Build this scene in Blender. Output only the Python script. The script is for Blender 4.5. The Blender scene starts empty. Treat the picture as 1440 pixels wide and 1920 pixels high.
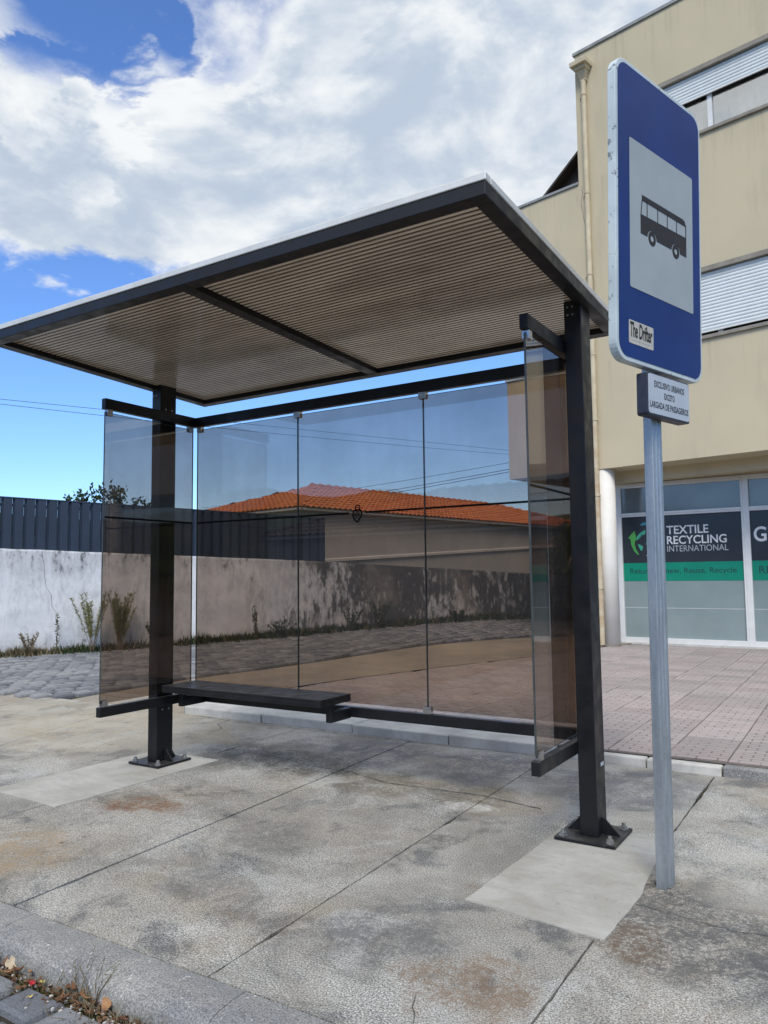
import bpy, bmesh, math, random
from mathutils import Vector, Matrix, noise as mnoise
R = math.radians
random.seed(7)
scn = bpy.context.scene
col = scn.collection

# ---------------------------------------------------------------- camera
cam_d = bpy.data.cameras.new('camera')
cam = bpy.data.objects.new('camera', cam_d)
col.objects.link(cam)
right = Vector((0.84517421, 0.53436321, -0.01168383))
up = Vector((0.05408568, -0.06375606, 0.99649882))
fwd = Vector((-0.53174739, 0.84284704, 0.08278638))
m = Matrix((right, up, -fwd)).transposed().to_4x4()
m.translation = Vector((4.1867, -3.7075, 1.26))
cam.matrix_world = m
cam_d.sensor_fit = 'HORIZONTAL'
cam_d.sensor_width = 36.0
cam_d.lens = 36.0 * 1452.08 / 1440.0
cam_d.clip_start = 0.05
cam_d.clip_end = 6000
scn.camera = cam
scn.render.resolution_x, scn.render.resolution_y = 768, 1024

# ---------------------------------------------------------------- light
SUN_DIR = Vector((0.30, -0.72, 0.88)).normalized()      # towards the sun
sun_d = bpy.data.lights.new('sun', 'SUN')
sun_d.energy = 1.5
sun_d.angle = R(22)
sun_d.color = (1.0, 0.95, 0.87)
sun = bpy.data.objects.new('sun', sun_d)
sun.rotation_euler = SUN_DIR.to_track_quat('Z', 'Y').to_euler()
sun.location = (0, 0, 30)
col.objects.link(sun)
vs = scn.view_settings
vs.view_transform = 'Standard'; vs.look = 'None'; vs.gamma = 1.0; vs.exposure = 0.88
vs.use_curve_mapping = False
try:
    scn.cycles.max_bounces = 10
    scn.cycles.transparent_max_bounces = 24
    scn.cycles.use_denoising = True
    scn.cycles.caustics_reflective = False
    scn.cycles.caustics_refractive = False
except Exception:
    pass

# ---------------------------------------------------------------- node helpers
class NT:
    def __init__(s, tree): s.t = tree; s.n = tree.nodes; s.l = tree.links
    def node(s, typ, **kw):
        nd = s.n.new(typ)
        for k, v in kw.items(): setattr(nd, k, v)
        return nd
    def link(s, a, b): s.l.new(a, b)
    def val(s, sock, v):
        if hasattr(v, 'is_output') or isinstance(v, bpy.types.NodeSocket): s.l.new(v, sock)
        else: sock.default_value = v
    def math(s, op, a, b=0.5, c=0.5, clamp=False):
        nd = s.node('ShaderNodeMath', operation=op, use_clamp=clamp)
        s.val(nd.inputs[0], a); s.val(nd.inputs[1], b); s.val(nd.inputs[2], c)
        return nd.outputs[0]
    def noise(s, vec, scale, detail=4, rough=0.55, dist=0.0, col=False):
        nd = s.node('ShaderNodeTexNoise')
        nd.inputs['Scale'].default_value = scale; nd.inputs['Detail'].default_value = detail
        nd.inputs['Roughness'].default_value = rough; nd.inputs['Distortion'].default_value = dist
        if vec is not None: s.l.new(vec, nd.inputs['Vector'])
        return nd.outputs['Color' if col else 'Fac']
    def ramp(s, fac, a, b, x0=0.0, x1=1.0):
        nd = s.node('ShaderNodeMapRange', clamp=True)
        nd.interpolation_type = 'SMOOTHSTEP'
        s.val(nd.inputs['Value'], fac)
        nd.inputs['From Min'].default_value = a; nd.inputs['From Max'].default_value = b
        nd.inputs['To Min'].default_value = x0; nd.inputs['To Max'].default_value = x1
        return nd.outputs['Result']
    def mix(s, fac, a, b, blend='MIX'):
        nd = s.node('ShaderNodeMix', data_type='RGBA', blend_type=blend)
        s.val(nd.inputs[0], fac)
        for sock, v in ((nd.inputs[6], a), (nd.inputs[7], b)):
            if isinstance(v, (tuple, list)): sock.default_value = tuple(v) + (1.0,) if len(v) == 3 else v
            else: s.l.new(v, sock)
        return nd.outputs[2]
    def mapping(s, vec, scale=(1, 1, 1), loc=(0, 0, 0), rot=(0, 0, 0)):
        nd = s.node('ShaderNodeMapping')
        s.l.new(vec, nd.inputs['Vector'])
        nd.inputs['Scale'].default_value = scale; nd.inputs['Location'].default_value = loc
        nd.inputs['Rotation'].default_value = rot
        return nd.outputs['Vector']
    def pos(s): return s.node('ShaderNodeNewGeometry').outputs['Position']
    def obj(s): return s.node('ShaderNodeTexCoord').outputs['Object']
    def rnd(s): return s.node('ShaderNodeObjectInfo').outputs['Random']
    def island(s): return s.node('ShaderNodeNewGeometry').outputs['Random Per Island']

def newmat(name):
    mt = bpy.data.materials.new(name); mt.use_nodes = True
    nt = NT(mt.node_tree)
    bsdf = nt.n['Principled BSDF']
    return mt, nt, bsdf
def bump(nt, bsdf, h, strength=0.3, dist=0.01):
    b = nt.node('ShaderNodeBump'); b.inputs['Strength'].default_value = strength; b.inputs['Distance'].default_value = dist
    nt.link(h, b.inputs['Height']); nt.link(b.outputs['Normal'], bsdf.inputs['Normal'])
    return b
def setc(nt, bsdf, c, rough=0.6, metal=0.0, spec=0.5):
    if isinstance(c, (tuple, list)): bsdf.inputs['Base Color'].default_value = tuple(c[:3]) + (1.0,)
    else: nt.link(c, bsdf.inputs['Base Color'])
    nt.val(bsdf.inputs['Roughness'], rough)
    bsdf.inputs['Metallic'].default_value = metal
    bsdf.inputs['Specular IOR Level'].default_value = spec

def simple(name, c1, c2=None, scale=6, rough=0.6, metal=0.0, bumps=0.0, bscale=60, spec=0.5, world=False, rvar=0.1):
    mt, nt, b = newmat(name)
    v = nt.pos() if world else nt.obj()
    c2 = c2 or tuple(x * 0.8 for x in c1)
    f = nt.ramp(nt.noise(v, scale, 6, 0.6), 0.3, 0.7)
    rr = nt.math('ADD', rough - rvar / 2, nt.math('MULTIPLY', nt.noise(v, scale * 2.3, 3), rvar))
    setc(nt, b, nt.mix(f, c1, c2), rr, metal, spec)
    if bumps: bump(nt, b, nt.noise(v, bscale, 4), bumps, 0.004)
    return mt

M = {}
# ---------------------------------------------------------------- sky
W = bpy.data.worlds.new('World'); scn.world = W; W.use_nodes = True
def build_sky():
    nt = NT(W.node_tree); nt.n.clear()
    out = nt.node('ShaderNodeOutputWorld'); bg = nt.node('ShaderNodeBackground')
    sky = nt.node('ShaderNodeTexSky', sky_type='NISHITA')
    sky.sun_disc = False
    sky.sun_elevation = math.asin(SUN_DIR.z)
    sky.sun_rotation = math.atan2(SUN_DIR.x, SUN_DIR.y)
    sky.altitude = 50; sky.air_density = 1.0; sky.dust_density = 0.15; sky.ozone_density = 3.5
    d = nt.node('ShaderNodeTexCoord').outputs['Generated']
    sep = nt.node('ShaderNodeSeparateXYZ'); nt.link(d, sep.inputs[0])
    z = nt.math('MAXIMUM', sep.outputs[2], 0.0)
    den = nt.math('ADD', z, 0.22)
    cx = nt.math('DIVIDE', sep.outputs[0], den); cy = nt.math('DIVIDE', sep.outputs[1], den)
    cmb = nt.node('ShaderNodeCombineXYZ'); nt.link(cx, cmb.inputs[0]); nt.link(cy, cmb.inputs[1]); nt.link(nt.math('MULTIPLY', z, 1.2), cmb.inputs[2])
    p = nt.mapping(cmb.outputs[0], loc=(3.1, 1.7, 0.4))
    big = nt.noise(p, 1.35, 2, 0.5)
    fbm = nt.noise(p, 3.2, 9, 0.58, 0.25)
    fine = nt.noise(p, 9.0, 8, 0.62, 0.3)
    dens = nt.math('ADD', nt.math('MULTIPLY', big, 0.55), nt.math('ADD', nt.math('MULTIPLY', fbm, 0.55), nt.math('MULTIPLY', fine, 0.22)))
    band = nt.ramp(z, 0.31, 0.42, -0.42, 0.13)            # the cloud deck's lower limit
    dens = nt.math('ADD', dens, band)
    def blob(c, a, b, amt):
        nonlocal dens
        vm = nt.node('ShaderNodeVectorMath', operation='DOT_PRODUCT')
        nt.link(d, vm.inputs[0]); vm.inputs[1].default_value = Vector(c).normalized()
        wob = nt.math('ADD', vm.outputs['Value'], nt.math('MULTIPLY', nt.math('SUBTRACT', fbm, 0.5), 0.06))
        dens = nt.math('ADD', dens, nt.ramp(wob, a, b, 0.0, amt))
    blob((-0.615, 0.50, 0.612), 0.985, 0.998, -0.42)      # blue gap high on the left
    blob((-0.705, 0.495, 0.51), 0.9965, 0.9995, -0.22)    # small hole
    blob((-0.50, 0.60, 0.625), 0.994, 0.9997, -0.15)
    blob((-0.27, 0.72, 0.64), 0.990, 0.9995, -0.22)
    blob((-0.40, 0.76, 0.51), 0.93, 0.995, 0.24)          # heavy middle of the bank
    blob((-0.64, 0.62, 0.44), 0.97, 0.996, 0.22)
    blob((-0.74, 0.52, 0.45), 0.985, 0.998, 0.24)
    blob((-0.78, 0.42, 0.52), 0.985, 0.998, 0.14)
    mask = nt.ramp(dens, 0.56, 0.86)
    # relief: compare the density with a sample shifted towards the light
    pl = nt.mapping(cmb.outputs[0], loc=(3.1 + 0.035, 1.7 - 0.075, 0.4))
    fbm2 = nt.noise(pl, 3.2, 9, 0.58, 0.25)
    rel = nt.math('MULTIPLY', nt.math('SUBTRACT', fbm, fbm2), 1.6)
    wide = nt.noise(nt.mapping(cmb.outputs[0], loc=(5.2, 0.4, 0.5)), 1.9, 4, 0.5)
    thick = nt.ramp(dens, 0.80, 1.30)
    lum = nt.math('ADD', nt.math('ADD', nt.math('MULTIPLY', fine, 0.36), nt.math('MULTIPLY', wide, 0.90)), rel)
    s2 = nt.ramp(nt.math('SUBTRACT', lum, nt.math('MULTIPLY', thick, 0.26)), 0.22, 0.74)
    cloudc = nt.mix(s2, (0.275, 0.325, 0.395), (0.50, 0.515, 0.525))
    SK = 0.10
    # the Nishita sky pushed a little deeper in blue, as the clear rain-washed air of the photograph
    gam = nt.node('ShaderNodeGamma'); gam.inputs['Gamma'].default_value = 1.0
    nt.link(sky.outputs['Color'], gam.inputs['Color'])
    tint = nt.mix(1.0, gam.outputs[0], (0.68, 0.865, 1.16), 'MULTIPLY')
    cl = nt.mix(1.0, cloudc, (1 / SK, 1 / SK, 1 / SK), 'MULTIPLY')
    c = nt.mix(mask, tint, cl)
    nt.link(c, bg.inputs['Color']); bg.inputs['Strength'].default_value = SK
    nt.link(bg.outputs[0], out.inputs['Surface'])
build_sky()

# ---------------------------------------------------------------- mesh helpers
class MB:
    def __init__(s, xf=None): s.v = []; s.f = []; s.xf = xf
    def add(s, vs_, fs):
        o = len(s.v)
        s.v += [tuple(s.xf(*q)) if s.xf else tuple(q) for q in vs_]
        s.f += [tuple(i + o for i in f) for f in fs]
    def box(s, x0, x1, y0, y1, z0, z1):
        s.add([(x0, y0, z0), (x1, y0, z0), (x1, y1, z0), (x0, y1, z0), (x0, y0, z1), (x1, y0, z1), (x1, y1, z1), (x0, y1, z1)],
              [(0, 3, 2, 1), (4, 5, 6, 7), (0, 1, 5, 4), (1, 2, 6, 5), (2, 3, 7, 6), (3, 0, 4, 7)])
        return s
    def hexa(s, p8):
        s.add(p8, [(0, 3, 2, 1), (4, 5, 6, 7), (0, 1, 5, 4), (1, 2, 6, 5), (2, 3, 7, 6), (3, 0, 4, 7)]); return s
    def prism(s, poly, f0, f1):
        # poly: list of 2-D points; f0/f1 map (a,b)->xyz for the two ends
        n = len(poly)
        s.add([f0(*q) for q in poly] + [f1(*q) for q in poly],
              [tuple(range(n - 1, -1, -1)), tuple(range(n, 2 * n))] + [(i, (i + 1) % n, n + (i + 1) % n, n + i) for i in range(n)])
        return s
    def cyl(s, c, r, h, n=16, axis='z', r1=None):
        r1 = r if r1 is None else r1
        def P(a, rr, t):
            x, y = rr * math.cos(a), rr * math.sin(a)
            if axis == 'z': return (c[0] + x, c[1] + y, c[2] + t)
            if axis == 'x': return (c[0] + t, c[1] + x, c[2] + y)
            return (c[0] + y, c[1] + t, c[2] + x)
        A = [2 * math.pi * i / n for i in range(n)]
        s.add([P(a, r, 0) for a in A] + [P(a, r1, h) for a in A],
              [tuple(range(n - 1, -1, -1)), tuple(range(n, 2 * n))] + [(i, (i + 1) % n, n + (i + 1) % n, n + i) for i in range(n)])
        return s
    def tube(s, pts, r, n=6, cap=True):
        pts = [Vector(p) for p in pts]
        rs = r if isinstance(r, (list, tuple)) else [r] * len(pts)
        ring = []
        for i, p in enumerate(pts):
            t = (pts[min(i + 1, len(pts) - 1)] - pts[max(i - 1, 0)]).normalized()
            a = t.orthogonal().normalized() if i == 0 else (ring[-1][1] - t * ring[-1][1].dot(t)).normalized()
            ring.append((p, a, t.cross(a)))
        vs_ = []
        for (p, a, b), rr in zip(ring, rs):
            vs_ += [p + a * rr * math.cos(2 * math.pi * k / n) + b * rr * math.sin(2 * math.pi * k / n) for k in range(n)]
        fs = []
        for i in range(len(pts) - 1):
            fs += [(i * n + k, i * n + (k + 1) % n, (i + 1) * n + (k + 1) % n, (i + 1) * n + k) for k in range(n)]
        if cap: fs += [tuple(range(n - 1, -1, -1)), tuple(range((len(pts) - 1) * n, len(pts) * n))]
        s.add(vs_, fs); return s
    def build(s, name, mat, parent=None, bevel=0, smooth=False, seg=2, loc=None):
        me = bpy.data.meshes.new(name)
        me.from_pydata([tuple(q) for q in s.v], [], s.f); me.update()
        bm = bmesh.new(); bm.from_mesh(me)
        bmesh.ops.recalc_face_normals(bm, faces=bm.faces)
        if bevel:
            es = [e for e in bm.edges if len(e.link_faces) == 2 and e.calc_face_angle(0) > R(25)]
            bmesh.ops.bevel(bm, geom=es, offset=bevel, segments=seg, affect='EDGES', profile=0.5, clamp_overlap=True)
        bm.to_mesh(me); bm.free()
        if smooth:
            for p in me.polygons: p.use_smooth = True
        me.materials.append(M[mat] if isinstance(mat, str) else mat)
        return link(name, me, parent, loc)

def link(name, me, parent=None, loc=None):
    o = bpy.data.objects.new(name, me); col.objects.link(o)
    if parent: o.parent = parent
    if loc: o.location = loc
    return o
def empty(name, loc=(0, 0, 0), rz=0.0, label=None, cat=None, group=None):
    o = bpy.data.objects.new(name, None); o.empty_display_size = 0.2; col.objects.link(o)
    o.location = loc; o.rotation_euler = (0, 0, rz)
    return tag(o, label, cat, group)
def tag(o, label=None, cat=None, group=None, kind=None):
    if label: o['label'] = label
    if cat: o['category'] = cat
    if group: o['group'] = group
    if kind: o['kind'] = kind
    return o
def struct(o): o['kind'] = 'structure'; return o
def stuff(o): o['kind'] = 'stuff'; return o
def S(t):
    t = min(1, max(0, t)); return t * t * (3 - 2 * t)
def ground_z(x, y):
    return 0.3 * S((y - 3.8) / 9.0) * S(-x / 3.0)

def text_mesh(txt, w, h, depth=0.002, offset=0.0, shear=0.0, spacing=1.0):
    """flat lettering scaled into w x h, lower left at the origin, in the xy plane"""
    cu = bpy.data.curves.new('t', 'FONT'); cu.body = txt; cu.offset = offset; cu.shear = shear; cu.space_character = spacing
    cu.resolution_u = 4
    ob = bpy.data.objects.new('t', cu); col.objects.link(ob)
    dg = bpy.context.evaluated_depsgraph_get()
    me = bpy.data.meshes.new_from_object(ob.evaluated_get(dg))
    bpy.data.objects.remove(ob); bpy.data.curves.remove(cu)
    xs = [v.co.x for v in me.vertices]; ys = [v.co.y for v in me.vertices]
    x0, x1, y0, y1 = min(xs), max(xs), min(ys), max(ys)
    for v in me.vertices:
        v.co.x = (v.co.x - x0) / (x1 - x0) * w; v.co.y = (v.co.y - y0) / (y1 - y0) * h; v.co.z = 0
    return me
def put_text(name, txt, w, h, fn, mat, parent, **kw):
    me = text_mesh(txt, w, h, **kw)
    for v in me.vertices: v.co = fn(v.co.x, v.co.y)
    me.name = name; me.materials.clear(); me.materials.append(M[mat])
    return link(name, me, parent)

# ---------------------------------------------------------------- materials
def make_materials():
    # weathered pavement concrete with exposed grit
    mt, nt, b = newmat('pavement_concrete'); v = nt.pos()
    grit = nt.noise(v, 165, 4, 0.75)
    grit2 = nt.noise(v, 55, 5, 0.75)
    blot = nt.noise(nt.mapping(v, loc=(4.2, 1.1, 0)), 1.1, 6, 0.62, 0.4)
    blot2 = nt.noise(nt.mapping(v, loc=(9.2, 3.1, 0)), 2.7, 6, 0.65, 0.6)
    white = nt.ramp(nt.noise(nt.mapping(v, loc=(1.2, 7.7, 0)), 1.9, 7, 0.68, 0.5), 0.52, 0.70)
    tan = nt.ramp(nt.noise(nt.mapping(v, loc=(5.5, 2.2, 0)), 0.9, 5, 0.6, 0.3), 0.50, 0.68)
    c = nt.mix(nt.ramp(blot, 0.32, 0.66), (0.25, 0.243, 0.222), (0.375, 0.357, 0.315))
    c = nt.mix(nt.math('MULTIPLY', nt.ramp(blot2, 0.50, 0.64), 0.80), c, (0.115, 0.118, 0.12))
    c = nt.mix(nt.math('MULTIPLY', tan, 0.55), c, (0.34, 0.285, 0.205))
    lich = nt.ramp(nt.noise(v, 130, 5, 0.78), 0.46, 0.55)
    white = nt.ramp(nt.noise(nt.mapping(v, loc=(1.2, 7.7, 0)), 1.6, 7, 0.68, 0.5), 0.42, 0.66)
    c = nt.mix(nt.math('MULTIPLY', nt.math('MULTIPLY', white, lich), 0.85), c, (0.60, 0.60, 0.57))
    film = nt.ramp(nt.noise(nt.mapping(v, loc=(6.1, 1.3, 0)), 2.3, 7, 0.74, 0.8), 0.55, 0.64, 0, 0.6)
    c = nt.mix(film, c, (0.46, 0.46, 0.44))
    sp = nt.ramp(grit, 0.37, 0.63, 0.42, 1.44)
    cc = nt.node('ShaderNodeCombineColor'); [nt.link(sp, cc.inputs[i]) for i in range(3)]
    c = nt.mix(1.0, c, cc.outputs[0], 'MULTIPLY')
    rust = nt.ramp(nt.noise(nt.mapping(v, loc=(2.7, 12.4, 0)), 1.6, 6, 0.7, 0.8), 0.63, 0.74)
    c = nt.mix(nt.math('MULTIPLY', rust, 0.5), c, (0.23, 0.125, 0.055))
    sxy = nt.mapping(v, scale=(1, 1, 0)); wob = nt.noise(v, 3.2, 6, 0.7, col=True)
    vm = nt.node('ShaderNodeVectorMath', operation='MULTIPLY_ADD'); nt.link(wob, vm.inputs[0]); vm.inputs[1].default_value = (0.5, 0.5, 0); nt.link(sxy, vm.inputs[2])
    stain_n = nt.ramp(nt.math('ADD', nt.math('MULTIPLY', nt.noise(v, 42, 6, 0.78), 0.6), nt.math('MULTIPLY', nt.noise(v, 7, 5, 0.7), 0.4)), 0.42, 0.56, 0.06, 1.0)
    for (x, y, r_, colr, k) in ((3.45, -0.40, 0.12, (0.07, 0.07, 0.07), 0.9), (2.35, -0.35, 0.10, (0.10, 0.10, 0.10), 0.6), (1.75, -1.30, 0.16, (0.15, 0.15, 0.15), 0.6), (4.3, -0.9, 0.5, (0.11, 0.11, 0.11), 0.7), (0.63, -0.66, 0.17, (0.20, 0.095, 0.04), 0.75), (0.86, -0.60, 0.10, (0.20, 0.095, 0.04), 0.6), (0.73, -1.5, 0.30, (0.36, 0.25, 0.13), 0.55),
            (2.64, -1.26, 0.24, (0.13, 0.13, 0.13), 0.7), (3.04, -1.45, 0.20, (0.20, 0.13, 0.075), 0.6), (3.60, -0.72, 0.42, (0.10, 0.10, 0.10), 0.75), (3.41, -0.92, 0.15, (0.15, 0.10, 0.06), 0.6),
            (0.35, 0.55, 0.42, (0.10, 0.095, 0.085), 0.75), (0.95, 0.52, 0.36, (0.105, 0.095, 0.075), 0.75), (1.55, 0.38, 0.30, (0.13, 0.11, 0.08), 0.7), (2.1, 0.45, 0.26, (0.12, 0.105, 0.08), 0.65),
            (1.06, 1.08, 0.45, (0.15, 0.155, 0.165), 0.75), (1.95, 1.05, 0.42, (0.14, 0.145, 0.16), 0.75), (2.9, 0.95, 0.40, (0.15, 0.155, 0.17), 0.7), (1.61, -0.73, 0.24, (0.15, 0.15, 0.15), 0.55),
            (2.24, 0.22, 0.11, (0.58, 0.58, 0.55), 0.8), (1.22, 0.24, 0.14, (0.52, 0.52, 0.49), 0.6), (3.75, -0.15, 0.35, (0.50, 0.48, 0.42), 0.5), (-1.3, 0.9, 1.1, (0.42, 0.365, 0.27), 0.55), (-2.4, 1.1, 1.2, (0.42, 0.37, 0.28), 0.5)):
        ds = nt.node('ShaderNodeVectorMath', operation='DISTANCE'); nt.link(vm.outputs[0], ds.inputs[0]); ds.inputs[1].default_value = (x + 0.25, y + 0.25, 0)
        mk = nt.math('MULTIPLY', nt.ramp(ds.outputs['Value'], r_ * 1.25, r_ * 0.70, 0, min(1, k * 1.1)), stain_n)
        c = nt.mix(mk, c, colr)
    # spots where oil and gum have fallen
    vo = nt.node('ShaderNodeTexVoronoi', feature='F1'); vo.inputs['Scale'].default_value = 3.6
    nt.link(v, vo.inputs['Vector'])
    spot = nt.ramp(vo.outputs['Distance'], 0.05, 0.02)
    c = nt.mix(nt.math('MULTIPLY', spot, nt.ramp(nt.noise(v, 2, 2), 0.5, 0.6, 0, 0.8)), c, (0.06, 0.06, 0.06))
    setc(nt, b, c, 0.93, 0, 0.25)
    bump(nt, b, nt.math('ADD', nt.math('MULTIPLY', grit, 0.7), nt.math('MULTIPLY', grit2, 0.6)), 0.55, 0.006)
    M['pavement'] = mt

    mt, nt, b = newmat('fresh_mortar'); v = nt.pos()
    f = nt.noise(v, 3.2, 6, 0.65, 0.5); g = nt.noise(v, 26, 5, 0.6)
    c = nt.mix(nt.ramp(f, 0.35, 0.68), (0.47, 0.465, 0.43), (0.37, 0.355, 0.315))
    c = nt.mix(nt.ramp(g, 0.58, 0.70, 0, 0.4), c, (0.27, 0.25, 0.22))
    trow = nt.noise(nt.mapping(v, scale=(2.0, 9.0, 1), rot=(0, 0, 0.5)), 2.4, 5, 0.6, 0.4)
    c = nt.mix(nt.ramp(trow, 0.45, 0.70, 0, 0.35), c, (0.31, 0.295, 0.26))
    pit = nt.node('ShaderNodeTexVoronoi'); pit.inputs['Scale'].default_value = 26; nt.link(v, pit.inputs['Vector'])
    c = nt.mix(nt.math('MULTIPLY', nt.ramp(pit.outputs['Distance'], 0.13, 0.05), nt.ramp(nt.noise(v, 9, 3), 0.5, 0.6, 0, 0.7)), c, (0.12, 0.115, 0.10))
    setc(nt, b, c, 0.9, 0, 0.2); bump(nt, b, nt.math('ADD', nt.math('ADD', g, trow), nt.noise(v, 180, 2)), 0.35, 0.006)
    M['mortar'] = mt

    mt, nt, b = newmat('kerb_concrete'); v = nt.pos()
    g = nt.noise(v, 165, 4, 0.75); f = nt.noise(v, 3.0, 6, 0.65, 0.4)
    c = nt.mix(nt.ramp(f, 0.35, 0.68), (0.215, 0.22, 0.225), (0.33, 0.325, 0.305))
    sp = nt.ramp(g, 0.34, 0.66, 0.52, 1.42)
    cc = nt.node('ShaderNodeCombineColor'); [nt.link(sp, cc.inputs[i]) for i in range(3)]
    c = nt.mix(1.0, c, cc.outputs[0], 'MULTIPLY')
    vo = nt.node('ShaderNodeTexVoronoi'); vo.inputs['Scale'].default_value = 55; nt.link(v, vo.inputs['Vector'])
    peb = nt.math('MULTIPLY', nt.ramp(vo.outputs['Distance'], 0.30, 0.16), nt.ramp(nt.noise(v, 24, 2), 0.55, 0.66))
    c = nt.mix(peb, c, (0.55, 0.55, 0.53))
    sz = nt.node('ShaderNodeSeparateXYZ'); nt.link(v, sz.inputs[0])
    low = nt.math('MULTIPLY', nt.ramp(sz.outputs[2], -0.03, -0.10), nt.ramp(nt.noise(v, 11, 5), 0.4, 0.6))
    c = nt.mix(nt.math('MULTIPLY', low, 0.6), c, (0.12, 0.12, 0.075))
    setc(nt, b, c, 0.92, 0, 0.25); bump(nt, b, nt.math('ADD', g, nt.noise(v, 30, 5)), 0.5, 0.006)
    M['kerb'] = mt

    mt, nt, b = newmat('pale_kerb'); v = nt.pos()
    f = nt.noise(v, 4, 7, 0.65, 0.4)
    c = nt.mix(nt.ramp(f, 0.35, 0.65), (0.66, 0.645, 0.60), (0.48, 0.47, 0.44))
    c = nt.mix(nt.ramp(nt.noise(v, 26, 5, 0.7), 0.62, 0.72, 0, 0.5), c, (0.22, 0.21, 0.19))
    setc(nt, b, c, 0.9, 0, 0.25); bump(nt, b, nt.noise(v, 60, 5), 0.3, 0.005)
    M['pale_kerb'] = mt

    mt, nt, b = newmat('tan_concrete'); v = nt.pos()
    f = nt.noise(v, 0.9, 7, 0.65, 0.4); g = nt.noise(v, 70, 4, 0.7)
    c = nt.mix(nt.ramp(f, 0.34, 0.66), (0.37, 0.325, 0.26), (0.27, 0.245, 0.205))
    sp = nt.ramp(g, 0.3, 0.7, 0.78, 1.18)
    cc = nt.node('ShaderNodeCombineColor'); [nt.link(sp, cc.inputs[i]) for i in range(3)]
    c = nt.mix(1.0, c, cc.outputs[0], 'MULTIPLY')
    setc(nt, b, c, 0.93, 0, 0.2); bump(nt, b, g, 0.35, 0.005)
    M['tan'] = mt

    # pink-grey stamped paving tile, the stamp a running bond of small bars
    mt, nt, b = newmat('paving_tile'); v = nt.obj(); w = nt.pos()
    br = nt.node('ShaderNodeTexBrick'); br.offset = 0.5
    br.inputs['Scale'].default_value = 1.0; br.inputs['Brick Width'].default_value = 0.127; br.inputs['Row Height'].default_value = 0.0634
    br.inputs['Mortar Size'].default_value = 0.0065; br.inputs['Mortar Smooth'].default_value = 0.3
    nt.link(nt.mapping(v, loc=(0.19, 0.19, 0)), br.inputs['Vector'])
    rd = nt.rnd()
    c = nt.mix(nt.ramp(nt.noise(w, 1.0, 6, 0.6, 0.3), 0.33, 0.67), (0.425, 0.36, 0.343), (0.38, 0.345, 0.33))
    tone = nt.math('ADD', 0.86, nt.math('MULTIPLY', rd, 0.24))
    cc = nt.node('ShaderNodeCombineColor'); [nt.link(tone, cc.inputs[i]) for i in range(3)]
    c = nt.mix(1.0, c, cc.outputs[0], 'MULTIPLY')
    c = nt.mix(nt.math('MULTIPLY', nt.ramp(nt.noise(w, 5, 6, 0.7), 0.5, 0.7), 0.4), c, (0.31, 0.28, 0.26))
    worn = nt.ramp(nt.noise(w, 6, 3), 0.35, 0.62, 0.25, 0.9)
    c = nt.mix(nt.math('MULTIPLY', br.outputs['Fac'], worn), c, (0.17, 0.14, 0.13))
    setc(nt, b, c, 0.85, 0, 0.3)
    hgt = nt.math('SUBTRACT', nt.math('MULTIPLY', nt.noise(w, 90, 3), 0.3), br.outputs['Fac'])
    bump(nt, b, hgt, 0.5, 0.004)
    M['tile'] = mt
    M['tile_joint'] = simple('tile_joint_sand', (0.10, 0.085, 0.075), (0.16, 0.14, 0.12), 20, 0.95, bumps=0.3, world=True)

    for nm, isl in (('sett', False), ('sett_mass', True)):
        mt, nt, b = newmat('granite_' + nm); v = nt.pos()
        rd = nt.island() if isl else nt.rnd()
        g = nt.noise(v, 190, 3, 0.7); f = nt.noise(v, 14, 5, 0.6)
        c = nt.mix(rd, (0.125, 0.135, 0.155), (0.29, 0.295, 0.30))
        c = nt.mix(nt.ramp(f, 0.35, 0.7, 0, 0.5), c, (0.14, 0.145, 0.155))
        sp = nt.ramp(g, 0.3, 0.7, 0.65, 1.35)
        cc = nt.node('ShaderNodeCombineColor'); [nt.link(sp, cc.inputs[i]) for i in range(3)]
        c = nt.mix(1.0, c, cc.outputs[0], 'MULTIPLY')
        setc(nt, b, c, nt.ramp(f, 0.3, 0.7, 0.5, 0.75), 0, 0.45); bump(nt, b, nt.math('ADD', f, nt.math('MULTIPLY', g, 0.5)), 0.5, 0.008)
        M[nm] = mt
    # joint dirt and far road
    mt, nt, b = newmat('joint_dirt'); v = nt.pos()
    c = nt.mix(nt.ramp(nt.noise(v, 3, 6, 0.6), 0.35, 0.65), (0.030, 0.027, 0.022), (0.060, 0.053, 0.038))
    c = nt.mix(nt.ramp(nt.noise(v, 1.3, 5, 0.6), 0.56, 0.70, 0, 0.6), c, (0.05, 0.07, 0.025))
    setc(nt, b, c, 0.96, 0, 0.2); bump(nt, b, nt.noise(v, 60, 5), 0.6, 0.01)
    M['dirt'] = mt
    mt, nt, b = newmat('land'); v = nt.pos()
    c = nt.mix(nt.ramp(nt.noise(v, 0.05, 6, 0.6), 0.4, 0.6), (0.06, 0.075, 0.035), (0.14, 0.13, 0.085))
    near = nt.node('ShaderNodeVectorMath', operation='LENGTH'); nt.link(v, near.inputs[0])
    c = nt.mix(nt.ramp(near.outputs['Value'], 26, 40), nt.mix(nt.ramp(nt.noise(v, 2.5, 6), 0.3, 0.7), (0.11, 0.105, 0.10), (0.20, 0.19, 0.17)), c)
    setc(nt, b, c, 0.95, 0, 0.2); bump(nt, b, nt.noise(v, 12, 5), 0.4, 0.02)
    M['land'] = mt
    mt, nt, b = newmat('hillside'); v = nt.pos()
    c = nt.mix(nt.ramp(nt.noise(v, 0.02, 8, 0.7), 0.38, 0.62), (0.035, 0.06, 0.035), (0.085, 0.11, 0.06))
    setc(nt, b, c, 0.95, 0, 0.1); bump(nt, b, nt.noise(v, 0.06, 6), 0.8, 6)
    M['hill'] = mt

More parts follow.
